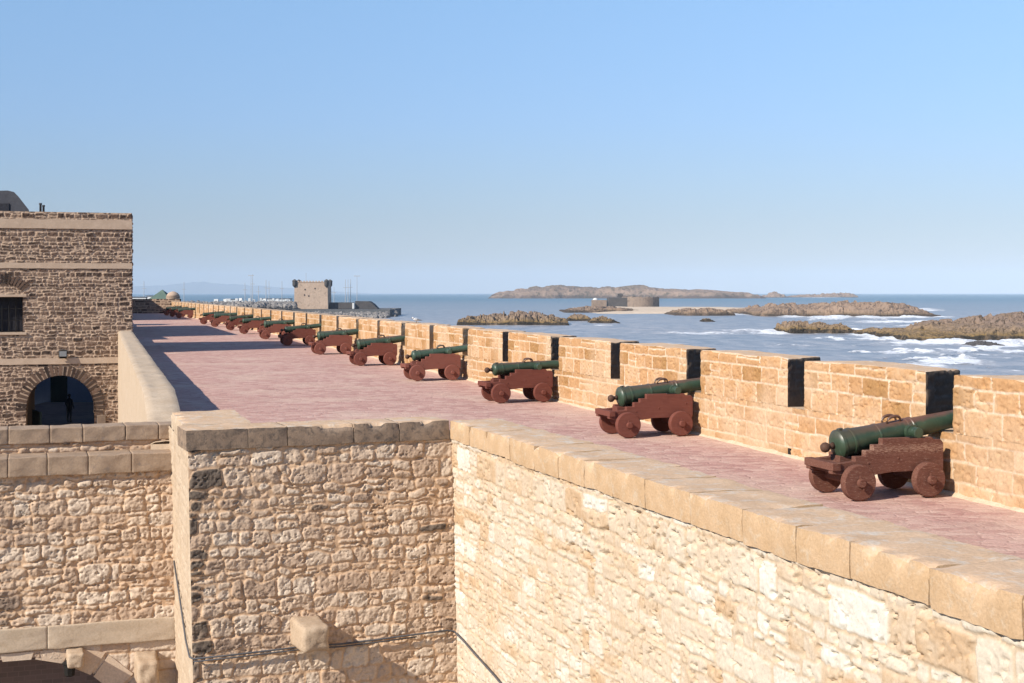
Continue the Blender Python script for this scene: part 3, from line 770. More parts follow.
# window
s=Soup()
W0=HA+hu*wx0; 
p=lambda u,z,o:HA+hu*u+z3(z)+hn*o
for (q0,q1) in (((wx0,wz0),(wx1,wz0)),((wx1,wz0),(wx1,wz1)),((wx1,wz1),(wx0,wz1)),((wx0,wz1),(wx0,wz0))):
    s.quad(p(*q0,.03),p(*q1,.03),p(*q1,-.45),p(*q0,-.45))
win=s.build('window',M['band'],house)
s=Soup(); s.quad(p(wx0,wz0,-.40),p(wx1,wz0,-.40),p(wx1,wz1,-.40),p(wx0,wz1,-.40)); s.build('pane',M['dark'],win)
bm=bmesh.new()
for k in range(1,6):
    u=wx0+(wx1-wx0)*k/6; bm_tube(bm,[p(u,wz0,-.15),p(u,wz1,-.15)],.018,6)
for k in range(1,3):
    z=wz0+(wz1-wz0)*k/3; bm_tube(bm,[p(wx0,z,-.15),p(wx1,z,-.15)],.014,6)
from_bm('grille',bm,M['iron'],win)
bm=bmesh.new(); bm_box(bm,p((wx0+wx1)/2,wz0-.06,.02),(wx1-wx0+.3,.16,.10),Matrix.Rotation(R(18),3,'Z'),.01); from_bm('sill',bm,M['band'],win); bm=bmesh.new(); bm_box(bm,p((wx0+wx1)/2,wz1+.05,.015),(wx1-wx0+.3,.12,.10),Matrix.Rotation(R(18),3,'Z'),.01); from_bm('lintel',bm,M['band'],win)
# open door leaf inside the arch (left jamb)
bm=bmesh.new(); q=HA+hu*(ac+ar-.35)+hw_*1.6+z3(-3.9); bm_box(bm,q,(.09,1.5,3.4),Matrix.Rotation(R(30),3,'Z'),.01); from_bm('door',bm,M['door'],house)
# meter box right of the arch
bm=bmesh.new(); bm_box(bm,p(1.22,-2.55,.06),(.34,.12,.46),Matrix.Rotation(R(18),3,'Z'),.01); from_bm('meter_box',bm,M['house_plain'],house)

# floodlight over the arch
fl=empty('floodlight',tuple(p(2.72,.22,.2)),R(18),label='small square floodlight fixed on the string course above the gateway arch',cat='lamp')
bm=bmesh.new(); bm_box(bm,(0,-.02,.02),(.34,.10,.28),Matrix.Rotation(R(-12),3,'X'),.02); from_bm('housing',bm,M['iron'],fl)
bm=bmesh.new(); bm_box(bm,(0,-.075,.01),(.28,.015,.22),Matrix.Rotation(R(-12),3,'X'),.004); from_bm('glass',bm,M['glass_pale'],fl)
bm=bmesh.new(); bm_box(bm,(0,.09,-.10),(.06,.22,.05),None,.005); bm_box(bm,(0,.03,-.15),(.3,.03,.06),None,.005); from_bm('bracket',bm,M['iron'],fl)

# other town buildings behind the house: they throw the long bands of shade over the walk
def block(name,label,y0,y1,depth,zt,mat,extra=None):
    a=np.array([float(leftline(y0)),y0,0]); d=np.array([float(leftline(y1)),y1,0])
    b=a+hu*depth; c=d+hu*depth
    root=empty(name,(0,0,0),label=label,cat='house')
    s=Soup(); q=[a,b,c,d]
    for i in range(4): s.quad(q[i]+z3(HG),q[(i+1)%4]+z3(HG),q[(i+1)%4]+z3(zt),q[i]+z3(zt))
    s.build('wall',mat,root)
    s=Soup(); s.quad(*[k+z3(zt-.05) for k in q]); s.build('roof',M['house_plain'],root)
    return root
block('town_house','plain brown rendered house hidden behind the arched stone house, shading the walk',yB0,yB1,1.5,4.75,M['house_plain'])
block('town_house','furthest brown rendered house at the left end of the walk',yC0,166,5,5.1,M['house_plain'])
# rooftop structures over the house
def at_px(px,py,D): return np.array([(px-512)/F*D, D, EYE+(293-py)/F*D])
gb=empty('grey_building',(0,0,0),label='dark grey curved roofed building rising behind the stone house roof',cat='building')
bm=bmesh.new(); D=78
ol=[(-30,214),(-30,191),(8,190.5),(14,192),(18,196),(20,198.5),(29,210),(29,214)]
pts=[at_px(x,y,D) for x,y in ol]; base=EYE+(293-330)/F*D
bm_prism(bm,[(pts[0][0],base)]+[(q[0],q[2]) for q in pts]+[(pts[-1][0],base)],D,D+9)
for v in bm.verts:
    if v.co.y>D+1: v.co.x-=.375*9
from_bm('wall',bm,M['roof_grey'],gb)
bm=bmesh.new(); q0=at_px(-12,203.5,D-.05); q1=at_px(9,211,D-.05); bm_box(bm,((q0[0]+q1[0])/2,D-.02,(q0[2]+q1[2])/2),(q1[0]-q0[0],.1,q0[2]-q1[2])); from_bm('window',bm,M['dark'],gb)
for px,tp,lb in ((40.5,203,'taller left of two small chimney pots on the stone house roof'),(43.5,205,'shorter right of two small chimney pots on the stone house roof')):
    q=at_px(px,tp,61.); bm=bmesh.new(); bm_lathe(bm,[(HT-.2,.055),(q[2]-.08,.05),(q[2]-.06,.07),(q[2],.06)],10,'Z',Matrix.Translation((q[0],q[1],0)))
    tag(from_bm('chimney_pot',bm,M['roof_grey'],None,True),lb,'chimney pot','chimney pots on the stone house')

# yard and alley
def yard():
    xs=np.linspace(-34,6,60); ys=np.linspace(10,125,120); X,Y=np.meshgrid(xs,ys,indexing='ij')
    Z=-5.25-2.6*(1-sstep(26,48,Y))
    s=Soup(); s.grid(np.stack([X,Y,Z],-1)); tag(s.build('yard_ground',M['yard']),kind='structure')
yard()
al=empty('alley_house',(0,0,0),label='bluish limewashed house closing the shaded alley seen through the arch',cat='house')
s=Soup(); s.box((-48,102,HG),(18.6,0,0),(0,4,0),(0,0,8.6)); s.build('wall',M['blue_wall'],al)
for (x0,x1,z0,z1,nm) in ((-33.6,-32.4,-5.25,-3.0,'door'),(-31.2,-30.4,-3.6,-2.4,'window'),(-33.6,-32.6,-1.6,-.4,'window')):
    bm=bmesh.new(); bm_box(bm,((x0+x1)/2,99.97 if False else 101.97,(z0+z1)/2),(x1-x0,.12,z1-z0),None,.02); from_bm(nm,bm,M['door'],al)
al2=empty('alley_house',(0,0,0),label='tall bluish house on the left side of the alley beyond the arch',cat='house')
s=Soup(); s.box((-34,67.5,HG),(9.3,0,0),(-11.5,34,0),(0,0,11.6)); s.build('wall',M['blue_wall'],al2)
# ------------------------------------------------------------------ lower left wall with the big arch
lw=empty('yard_wall',(0,0,0),label='rough rubble wall at lower left with a ledge and a dark arched opening',cat='wall')
J=np.array([-5.10,20.9,0]); wu=np.array([-math.cos(R(19)),-math.sin(R(19)),0]); wn=np.array([math.sin(R(19)),-math.cos(R(19)),0])
WL=5.2; oc,orad,ozc=2.16,1.86,-4.42
s=Soup(); us=np.linspace(-.1,WL,int(WL/.014)); vs=np.linspace(-2.15,.06,int(2.2/.014))
def rec_y(U,V,st):
    st=st.copy(); st[...,0]=st[...,0]*.75+.2; q=(U>2.05)&(V<-.3)&(st[...,1]>.55); st[...,0]=np.where(q,st[...,0]*.35,st[...,0]); return st
wall_grid(s,J,wu,us,vs,wn,seed=15,recolor=rec_y,pits=.03,ch=(.09,.25),sw=(.11,.40),mort=.016,warp=.06,ws=.22,rnd=.06,amp=.030,rough=.025,split=.3,bev=.02,vary=.8)
us=np.linspace(-.1,WL,int(WL/.016)); vs=np.linspace(-6,-2.45,int(3.6/.016))
wall_grid(s,J+wn*-.03,wu,us,vs,wn,seed=16,keep=lambda u,z:~(((u-oc)**2+(z-ozc)**2<orad*orad)|((np.abs(u-oc)<orad)&(z<ozc))),
          ch=(.25,.4),sw=(.3,.7),mort=.012,warp=.03,ws=.3,rnd=.05,amp=.03,rough=.02,split=.15)
s.build('wall',M['rubble'],lw)
# lintel band
def blockrow(base,u0,u1,ud,nd,z0,z1,depth,out,mat,name,lens,parent,seed):
    rg=random.Random(seed); u=u0; prev=globals()['rng']
    while u<u1:
        L=rg.uniform(*lens)
        bm=bmesh.new(); bmesh.ops.create_cube(bm,size=1); bmesh.ops.subdivide_edges(bm,edges=bm.edges[:],cuts=15,use_grid_fill=True)
        bm.verts.ensure_lookup_table()
        q=np.array([v.co[:] for v in bm.verts]); q=np.sign(q)*.5*(1-(1-np.minimum(1,np.abs(q)*2))**1.7)
        dim=np.array([L-.006,depth,z1-z0]); w_=q*dim; r_=.014; lim=dim/2-r_; c=np.clip(w_,-lim,lim); dv=w_-c; l=np.linalg.norm(dv,axis=1,keepdims=True)
        w_=np.where(l>1e-9,c+dv/np.maximum(l,1e-9)*r_,w_)
        nz=fbm((w_[:,0]+u)*6,w_[:,2]*7+w_[:,1]*5,seed,4)-.5
        w_=w_+np.stack([nz*0,nz*.030,nz*.018+.02*(fbm((w_[:,0]+u)*1.3,w_[:,1]*1.5,seed+3,2)-.5)],-1)
        p_=base+(u+L/2+w_[:,0])[:,None]*ud+(out-depth/2-w_[:,1])[:,None]*nd; p_[:,2]+=(z0+z1)/2+w_[:,2]
        for v,cc in zip(bm.verts,p_): v.co=cc
        bmesh.ops.recalc_face_normals(bm,faces=bm.faces[:])
        for f in bm.faces: f.material_index=1 if f.normal.z>.75 else 0
        from_bm(name,bm,mat,parent,True); u+=L
M['lintel']=plain_mat('pale dressed lintel',(.66,.53,.40),(.58,.45,.32),3,.9,40,.4,c2=(.50,.37,.25),amt=(.55,.72))
M['ledge']=plain_mat('sandy ledge stone',(.50,.36,.25),(.36,.255,.18),4,.9,40,.5,c2=(.28,.22,.18),amt=(.56,.72))
blockrow(J,-.08,WL,wu,wn,-2.47,-2.13,.4,.05,[M['lintel'],M['lintel']],'lintel_stone',(1.2,2.2),lw,5)
blockrow(J,-.05,WL,wu,wn,.05,.33,.75,.09,[M['ledge'],M['coping_top']],'ledge_stone',(.5,.64),lw,6)
blockrow(J-wn*.5,-.40,WL,wu,wn,.47,.70,.5,.06,[M['ledge'],M['coping_top']],'coping_stone',(.45,.7),lw,7)
s=Soup(); us=np.linspace(-.1,WL,200); vs=np.linspace(.25,.49,14); wall_grid(s,J-wn*.5,wu,us,vs,wn,seed=17,ch=(.06,.12),sw=(.1,.3),mort=.016,warp=.03,ws=.2,rnd=.04,amp=.04,rough=.03); s.build('upper_strip',M['rubble'],lw)
# voussoirs round the opening, soffit and what is seen inside
s=Soup(); nv=13
for k in range(nv):
    a0=math.pi*(k+.06)/nv; a1=math.pi*(k+.94)/nv; st=(.45+.5*random.Random(k).random(),.2,1,1)
    for q in (0,):
        c=[J+wu*(oc+r_*math.cos(w_))+z3(ozc+r_*math.sin(w_)) for r_,w_ in ((orad-.03,a0),(orad+.34,a0),(orad+.34,a1),(orad-.03,a1))]
        if c[1][2]>-2.5: c=[np.array([x_[0],x_[1],min(x_[2],-2.49)]) for x_ in c]
        f=[x_+wn*(.0+.02*random.Random(k+50).random()) for x_ in c]; bk=[x_-wn*.5 for x_ in c]
        s.quad(*f,st=st)
        for i in range(4): s.quad(f[i],bk[i],bk[(i+1)%4],f[(i+1)%4],st=st)
s.build('voussoirs',M['rubble'],lw)
s=Soup(); P=np.zeros((30,6,3))
for i,t in enumerate(np.linspace(0,math.pi,30)):
    for j,q in enumerate(np.linspace(0,3.0,6)): P[i,j]=J+wu*(oc+orad*math.cos(t))+z3(ozc+orad*math.sin(t))-wn*q
s.grid(P); s.build('vault',M['house_plain'],lw)
s=Soup(); q=J-wn*2.9+wu*(oc-2.2); s.quad(q+z3(-7.8),q+wu*4.6+z3(-7.8),q+wu*4.6+z3(-2.2),q+z3(-2.2)); s.build('back_wall',M['brick'],lw)
corbel(J+wu*.36+z3(-2.82),wu,wn,.34,.42,.8,7,M['corbel'],lw)
corbel(J+wu*1.36+z3(-2.60),wu,wn,.26,.24,.45,9,M['corbel'],lw)
# lantern hanging in the arch
lp=J+wu*1.44+wn*.12; ln=empty('lantern',tuple(lp+z3(-2.74)),label='small black lantern hanging under the lower left arch',cat='lantern')
bm=bmesh.new(); bm_tube(bm,[(0,0,.12),(0,0,.22)],.008,6); from_bm('rod',bm,M['iron'],ln)
bm=bmesh.new(); bm_lathe(bm,[(-.12,.05),(-.10,.075),(.06,.09),(.07,.11),(.12,.04),(.15,.015)],8,'Z'); from_bm('body',bm,M['iron'],ln)

# ------------------------------------------------------------------ cannons
def make_cannon(name, label, wood, elev, breech_r=.19, bx_=-.56, group='cannons along the sea wall'):
    root=empty(name,(0,0,0),label=label,cat='cannon',group=group)
    # ---- carriage; x forward to the wall, wall face at x = 0
    XS=lambda x: x-.09 if x<-.95 else x
    cheek=[(-.16,.36),(-.16,.70),(-.20,.745),(-.30,.745),(-.34,.785),(-1.00,.785),(-1.00,.705),(-1.13,.705),(-1.13,.635),(-1.25,.635),(-1.25,.56),(-1.40,.56),(-1.40,.50),(-1.74,.475),(-1.74,.345),(-1.60,.33),(-1.22,.31),(-1.10,.315),(-.95,.34),(-.62,.34),(-.5,.315),(-.2,.31)]
    cheek=[(XS(x),z) for x,z in cheek]
    for sy in (-1,1):
        bm=bmesh.new(); bm_prism(bm,cheek,sy*.29-.05,sy*.29+.05)
        bmesh.ops.bevel(bm,geom=bm.edges[:],offset=.006,segments=1,affect='EDGES')
        ck=from_bm('cheek',bm,wood,root)
        for bx,bz in ((-.30,.60),(-.85,.52),(-1.3,.47)):
            bm=bmesh.new(); bm_lathe(bm,[(sy*.335,.016),(sy*.348,.014),(sy*.351,.006)],8,'Y',Matrix.Translation((bx,0,bz)))
            from_bm('bolt',bm,wood,ck)
    for nm,(x0,x1,z0,z1) in (('front_transom',(-.26,-.16,.36,.62)),('stool_bed',(-1.70,-.55,.36,.42))):
        bm=bmesh.new(); bm_box(bm,((x0+x1)/2,0,(z0+z1)/2),(x1-x0,.49,z1-z0),None,.006); from_bm(nm,bm,wood,root)
    bm=bmesh.new(); bm_box(bm,(-1.78,0,.44),(.12,.74,.10),None,.006); bm_box(bm,(-1.69,0,.39),(.10,.49,.10),None,.006); from_bm('rear_transom',bm,wood,root)
    bm=bmesh.new(); vs=bm_box(bm,(-1.38,0,.47),(.42,.24,.10),None,.005)
    for v in bm.verts:
        if v.co.x<-1.4 : v.co.z+=.03
    from_bm('quoin',bm,wood,root)
    for ax in (-.44,-1.49):
        bm=bmesh.new(); bm_box(bm,(ax,0,.285),(.15,.60,.13),None,.008); bm_lathe(bm,[(-.46,.048),(.46,.048)],14,'Y',Matrix.Translation((ax,0,.235)))
        axo=from_bm('axle',bm,wood,root)
    for ax in (-.44,-1.49):
        for sy in (-1,1):
            rad=.235 if ax<-1 else .23
            bm=bmesh.new(); a0,a1=sy*.355,sy*.465
            prof=[(a0,.05),(a0,rad-.012),(a0+(a1-a0)*.1,rad),(a0+(a1-a0)*.9,rad),(a1,rad-.014),(a1,.055)]
            bm_lathe(bm,prof,36,'Y',Matrix.Translation((ax,0,.235)))
            wh=from_bm('wheel',bm,wood,root)
            for f in wh.data.polygons: f.use_smooth = False
            bm=bmesh.new(); bm_lathe(bm,[(a1-.01,.062),(a1+sy*.055,.058),(a1+sy*.062,.045)],16,'Y',Matrix.Translation((ax,0,.235)))
            bm_box(bm,(ax,a1+sy*.035,.235),(.022,.02,.19),Matrix.Rotation(.3*sy,3,'Y'),.002)
            from_bm('hub',bm,wood,wh)
    # ---- barrel, in its own frame with the trunnions at the origin
    tz=.845
    bar=bmesh.new(); k=breech_r/.19
    prof=[(-1.03,.05*k),(-1.02,.10*k),(-1.005,.15*k),(-.985,.180*k),(-.965,.195*k),(-.925,.195*k),(-.915,.183*k),(-.86,.180*k),(-.80,.178*k),(-.795,.188*k),(-.765,.188*k),(-.76,.176*k),(-.40,.160*k),(-.395,.168*k),(-.37,.168*k),(-.365,.158*k),(-.02,.148*k),(.0,.148*k),(.06,.147*k),(.065,.155*k),(.09,.155*k),(.095,.147*k),(.13,.146*k),(.14,.154*k),(.165,.154*k),(.17,.138*k),(.95,.112*k),(.96,.12*k),(.985,.12*k),(.99,.112*k),(1.10,.12*k),(1.16,.138*k),(1.20,.145*k),(1.215,.13*k),(1.22,.07*k),(1.05,.062*k),(.9,.06*k)]
    bm_lathe(bar,prof,40,'X')
    me=bpy.data.meshes.new('barrel'); bar.normal_update(); bar.to_mesh(me); bar.free()
    b=link('barrel',me,M['bronze'],root,True)
    try: me.set_sharp_from_angle(angle=R(35))
    except Exception: pass
    b.location=(bx_,0,tz); b.rotation_euler=(0,-elev,0)
    bm=bmesh.new(); bm_lathe(bm,[(-1.03,.05),(-1.075,.035),(-1.09,.034),(-1.105,.05),(-1.13,.066),(-1.165,.068),(-1.20,.05),(-1.215,.02)],20,'X'); from_bm('knob',bm,M['knob'],b,True)
    for sy in (-1,1):
        bm=bmesh.new(); bm_lathe(bm,[(sy*.12,.10*k),(sy*.20,.098*k),(sy*.205,.075),(sy*.335,.073),(sy*.343,.06)],22,'Y'); t_=from_bm('trunnion',bm,M['bronze'],b,False); t_.location=(.06,0,-.015)
        bm=bmesh.new(); pts=[]
        for q in np.linspace(0,1,12):
            t=math.pi*q; pts.append((-.115+.105*math.cos(math.pi-t)*1.0,sy*.055*(1+.3*math.sin(t)),.135*k+.085*math.sin(t)**.7))
        bm_tube(bm,pts,[.014+.007*math.sin(math.pi*q) for q in np.linspace(0,1,12)],8); from_bm('lifting_handle',bm,M['bronze'],b,True)
    bm=bmesh.new(); bm_box(bm,(-.90,0,.196*k),(.07,.06,.02),None,.005); from_bm('touch_hole_pan',bm,M['bronze'],b)
    # square trunnion caps on the cheeks
    for sy in (-1,1):
        bm=bmesh.new(); bm_box(bm,(-.56,sy*.29,.782),(.24,.10,.02),None,.003); from_bm('trunnion_bed',bm,M['iron'],root)
    return root
cang=math.atan2(Pd[1],Pd[0])
cannon_D=[18.97,26.48,34.08,41.84,49.7,57.7,66.2,74.1,82.75,90.9,99.8,108.0,133.2,141.6,150.0]
clabels=['nearest cannon, at the right, with a green barrel and chipped worn wooden carriage',
 'second cannon from the right, brown topped green barrel on a smooth red carriage',
 'third cannon from the right, its thin dark green barrel lying almost level',
 'fourth cannon from the right, bright green breech, standing where the front bastion corner points',
 'fifth cannon from the right, a slim green barrel just beneath the white gull',
 'sixth cannon from the right, in sunlight just in front of the shaded one',
 'seventh cannon from the right, the dark one standing in the tip of the house shadow',
 'eighth cannon from the right, in sunlight just beyond the shaded cannon',
 'ninth cannon from the right, in the middle of the receding row',
 'tenth cannon from the right, small with only its rear wheel clear',
 'eleventh cannon from the right, in front of the harbour masts',
 'twelfth cannon from the right, the last one before the gap in the row',
 'nearest of the three tiny cannons clustered at the far end of the wall',
 'middle of the three tiny cannons clustered at the far end of the wall',
 'farthest of the three tiny cannons clustered beside the end wall']
proto_a=make_cannon('cannon',clabels[0],M['wood'],R(9.5),.192,-.60)
proto_b=make_cannon('cannon',clabels[1],M['wood_red'],R(7.5),.185,-.52)
proto_c=make_cannon('cannon',clabels[2],M['wood_red'],R(4.0),.150,-.56)
rngc=random.Random(9)
for i,D in enumerate(cannon_D):
    if i==0: o=proto_a
    elif i==1: o=proto_b
    elif i==2: o=proto_c
    else: o=copy_tree([proto_b,proto_c,proto_b,proto_c,proto_b][i%5])
    q=P3(D/.954,0,0); sh_=(rngc.uniform(-.12,.05) if i>2 else 0)
    o.location=(q[0]+Pd[0]*sh_,q[1]+Pd[1]*sh_,float(zf(D))+.005); o.rotation_euler=(0,0,cang+(rngc.uniform(-.03,.03) if i>1 else 0)); o['label']=clabels[i]
    tn=[.0,.1,.0,.35,.15,.3,.05,.4,.2,.0,.45,.1,.3,.0,.2][i]
    for ch in o.children_recursive: ch['tone']=tn
    if i>2:
        for ch in o.children:
            if ch.name.startswith('barrel'): ch.rotation_euler=(0,-R(rngc.uniform(4,8)),0)

# ------------------------------------------------------------------ far end of the walk
ye=165.5
ew=Soup(); l=np.array([float(leftline(ye))-3,ye,0]); r_=np.array([11.745-.3143*ye+1,ye,0])
wall_grid(ew,l+z3(0),np.array([1,0,0]),np.linspace(0,r_[0]-l[0],120),np.linspace(-.5,2.0,40),np.array([0,-1,0]),seed=3,ch=(.2,.35),sw=(.3,.7),mort=.03,warp=.03,ws=.5,rnd=.05,amp=.03,rough=.02)
ew.quad(l+z3(2),r_+z3(2),r_+np.array([0,.6,2]),l+np.array([0,.6,2])); ew.quad(l+np.array([0,.6,2]),r_+np.array([0,.6,2]),r_+np.array([0,.6,SEA]),l+np.array([0,.6,SEA]))
tag(ew.build('end_wall',M['house_stone']),'dark stone wall closing the far end of the rampart walk','wall')
tq=P3(167/.954,.3,0); tur=empty('watch_turret',tuple(tq),label='small round domed watch turret at the far end of the sea wall',cat='turret')
bm=bmesh.new(); bm_lathe(bm,[(-1,.55),(.9,.62),(1.2,.78),(2.1,.78),(2.15,.84),(2.25,.84)],20,'Z'); from_bm('wall',bm,M['port_stone'],tur)
bm=bmesh.new(); bm_lathe(bm,[(2.25,.80),(2.5,.72),(2.72,.52),(2.85,.25),(2.9,.05)],20,'Z'); from_bm('dome',bm,M['port_stone'],tur,True)

# gull on the sea wall
gp=P3(50.9,.2,topz(50.9)); gl=empty('gull',tuple(gp),R(200),label='white gull perched on a merlon above the fifth cannon',cat='bird')
gl.scale=(.62,.62,.62)
bm=bmesh.new(); bm_lathe(bm,[(-.26,.01),(-.2,.035),(-.08,.085),(.03,.095),(.12,.07),(.17,.045)],14,'X',Matrix.Translation((0,0,.20))@Matrix.Rotation(R(-12),4,'Y'))
bm_lathe(bm,[(.0,.03),(.02,.05),(.06,.056),(.10,.045),(.125,.02)],12,'X',Matrix.Translation((.13,0,.29))); bm_tube(bm,[(.13,0,.23),(.17,0,.28)],.04,8); from_bm('body',bm,M['gull'],gl,True)
bm=bmesh.new(); bm_lathe(bm,[(.0,.02),(.05,.008)],8,'X',Matrix.Translation((.25,0,.285))); from_bm('beak',bm,M['knob'],gl)
for sy in (-1,1):
    bm=bmesh.new(); bm_tube(bm,[(.0,.03*sy,.12),(.0,.03*sy,0)],.008,6); from_bm('leg',bm,M['knob'],gl)
for sy in (-1,1):
    bm=bmesh.new(); bm_lathe(bm,[(-.34,.006),(-.2,.03),(-.02,.055),(.1,.03)],10,'X',Matrix.Translation((0,sy*.065,.215))@Matrix.Rotation(R(-12),4,'Y')@Matrix.Scale(.5,4,(0,1,0))); from_bm('wing',bm,M['gull_grey'],gl,True)

# ------------------------------------------------------------------ person in the alley
def person(loc,rz,label):
    root=empty('person',loc,rz,label=label,cat='person')
    J_=[((0,0,.95),.15),((0,0,1.12),.14),((0,.0,1.36),.16),((0,0,1.47),.07),((0,-.01,1.53),.062),((0,-.015,1.62),.095),((0,0,1.72),.06),
       ((.10,0,.90),.11),((.11,-.02,.50),.075),((.11,.02,.09),.05),((.12,-.13,.03),.035),
       ((-.10,0,.90),.11),((-.12,.02,.50),.075),((-.12,.05,.09),.05),((-.13,-.10,.03),.035),
       ((.19,0,1.40),.07),((.25,.02,1.13),.05),((.22,-.12,.92),.038),((.21,-.17,.85),.03),
       ((-.19,0,1.40),.07),((-.25,.02,1.13),.05),((-.23,-.10,.90),.038),((-.22,-.15,.83),.03)]
    Ed=[(0,1),(1,2),(2,3),(3,4),(4,5),(5,6),(0,7),(7,8),(8,9),(9,10),(0,11),(11,12),(12,13),(13,14),(2,15),(15,16),(16,17),(17,18),(2,19),(19,20),(20,21),(21,22)]
    me=bpy.data.meshes.new('body'); me.from_pydata([j[0] for j in J_],Ed,[])
    o=link('body',me,M['cloth'],root)
    md=o.modifiers.new('Skin','SKIN'); 
    sk_=me.skin_vertices[0].data if me.skin_vertices else None
    if sk_ is None:
        bm=bmesh.new(); bm.from_mesh(me); bm.verts.layers.skin.verify(); bm.to_mesh(me); bm.free(); sk_=me.skin_vertices[0].data
    for v,(c,r) in zip(sk_,J_): v.radius=(r,r*.8); v.use_root=False
    sk_[0].use_root=True
    o.modifiers.new('Sub','SUBSURF').levels=2
    o.modifiers['Sub'].render_levels=2
    bm=bmesh.new(); bm_lathe(bm,[(1.60,.06),(1.62,.102),(1.70,.098),(1.755,.06),(1.765,.01)],14,'Z',Matrix.Translation((0,.012,0))); from_bm('hair',bm,M['iron'],root,True)
    return root
person((-27.2,86,-5.25),R(160),'person in dark clothes standing in the shaded archway alley')
# ------------------------------------------------------------------ the sea
def wp(px,py,z=SEA):            # pixel on the water plane -> world
    D=(EYE-z)*F/(py-293.0); return (px-512)/F*D, D
foam_spots=[(862,332,14,2.5,1.0),(772,333,22,1.8,.9),(700,333,60,1.6,.6),(660,345,50,2,.45),(905,352,60,2,.6),(975,350,50,2.2,.7),(830,338,40,1.5,.5),(1015,352,20,2,.7),(890,322,45,1.4,.8),(925,326,40,1.3,.8),(960,332,0.1,1,.1),(820,313,30,1.6,.8),(845,316,55,3.2,1.0),(870,313,45,2.5,.9),(905,309,40,1.3,.8),(930,310,24,1.0,.6),(905,317,35,1.6,.8),(815,325,20,1.5,.5),(890,331,40,2.0,.8),(895,338.5,45,2.2,1.0),(945,342.5,60,2.4,1.1),(1005,343,45,3,1.1),
            (950,362,40,4.0,.95),(925,366,30,3,.8),(1005,346,30,2,.7),(860,352,30,2,.4),(760,331,60,1.6,.55),(735,330,40,1.5,.5),(700,293.9+3.0,50,.7,.8),(640,297.0,30,.6,.6),(570,297.4,22,.6,.7),(725,296.6,25,.6,.7),
            (820,297.3,30,.7,.7),(600,325.5,26,.9,.5),(540,323,40,.8,.35),(985,355,20,1.5,.4),(880,343,25,1.2,.4),(640,335,30,1.2,.3),(800,345,40,1.4,.35),(960,325,20,1.2,.4)]
def sea():
    rows=1.0/np.linspace(1/9.0,1/28500.,12)
    inv=np.concatenate([np.linspace(1/6.,1/150.,40)[:-1],np.linspace(1/150.,1/28500.,440)]); D=1/inv
    ax=np.concatenate([np.linspace(-1.3,-.4,20)[:-1],np.linspace(-.4,.42,560),np.linspace(.42,1.3,24)[1:]])
    Dg,Ag=np.meshgrid(D,ax,indexing='ij'); X=Ag*Dg; Y=Dg
    px=512+F*Ag; py=293+(EYE-SEA)*F/Dg
    foam=np.zeros_like(X)
    for (fx,fy,fw,fh,fi) in foam_spots:
        sl_=fbm(px/14,py*0+fy,int(fx),3)-.5
        q=((px-fx)/fw)**2+((py-fy+sl_*fh*1.2)/fh)**2
        foam=np.maximum(foam,fi*np.exp(-q*1.1))
    for (rx,ry,rw_,rd_,it) in ROCKFOOT:
        q=np.sqrt(((X-rx)/rw_)**2+((Y-ry)/rd_)**2)
        foam=np.maximum(foam,it*np.exp(-((q-1.0)/.14)**2))
    rip=fbm(px/22.,py/1.6,77,4); foam=foam+.42*sstep(.56,.8,rip)*sstep(300,316,py)*sstep(560,900,px)
    st=np.stack([foam,foam*0,foam*0,foam*0+1],-1)
    s=Soup(); s.grid(np.stack([X,Y,SEA+1.1*np.clip(foam-.25,0,1)*sstep(.35,.7,fbm(X/5.,Y/9.,3,4))+.25*(fbm(X/9.,Y/14.,9,3)-.5)*(Y<900)],-1),st,flip=True)
    o=s.build('sea',M['water']); tag(o,kind='structure')
def water_mat():
    m,t,b=nt('sea water')
    at=node(t,'ShaderNodeAttribute',attribute_name='st'); sp=node(t,'ShaderNodeSeparateColor'); t.links.new(at.outputs['Color'],sp.inputs[0])
    g=node(t,'ShaderNodeNewGeometry'); xyz=node(t,'ShaderNodeSeparateXYZ'); t.links.new(g.outputs['Position'],xyz.inputs[0])
    far=mapr(t,xyz.outputs[1],500,2400)
    p1=pos(t,(.16,.09,1)); p2=pos(t,(.014,.012,1)); p3=pos(t,(.6,.35,1)); p4=pos(t,(.003,.012,1))
    n1=noise(t,1,5,.6,p1,.5); n2=noise(t,1,5,.6,p2,.3); n3=noise(t,1,4,.6,p3); n4=noise(t,1,4,.6,p4)
    silt=mix(t,mapr(t,n2,.38,.66),(.38,.375,.38),(.46,.42,.40))     # silty inshore water
    deep=mix(t,mapr(t,n4,.35,.65),(.030,.125,.165),(.045,.150,.190))
    c=mix(t,math_(t,'ADD',far,math_(t,'MULTIPLY',math_(t,'SUBTRACT',n4,.5),.5),True),silt,deep)
    c=mix(t,mapr(t,n1,.40,.60,.7,0),c,(.17,.195,.225))
    fm=math_(t,'ADD',sp.outputs[0],math_(t,'MULTIPLY',math_(t,'SUBTRACT',math_(t,'ADD',math_(t,'MULTIPLY',n1,.4),math_(t,'MULTIPLY',n3,.6)),.5),1.5))
    fm=mapr(t,fm,.34,.60)
    c=mix(t,1.0,c,(.80,.80,.80),'MULTIPLY')
    c=mix(t,fm,c,(.70,.71,.72))
    t.links.new(c,b.inputs['Base Color'])
    t.links.new(mapr(t,fm,0,1,.32,.9),b.inputs['Roughness']); b.inputs['IOR'].default_value=1.33; b.inputs['Specular IOR Level'].default_value=.35
    h=math_(t,'ADD',math_(t,'MULTIPLY',n1,1.0),math_(t,'ADD',math_(t,'MULTIPLY',n3,.35),math_(t,'MULTIPLY',n2,2.0)))
    bump(t,b,h,.7,1.2)
    return m
M['water']=water_mat()

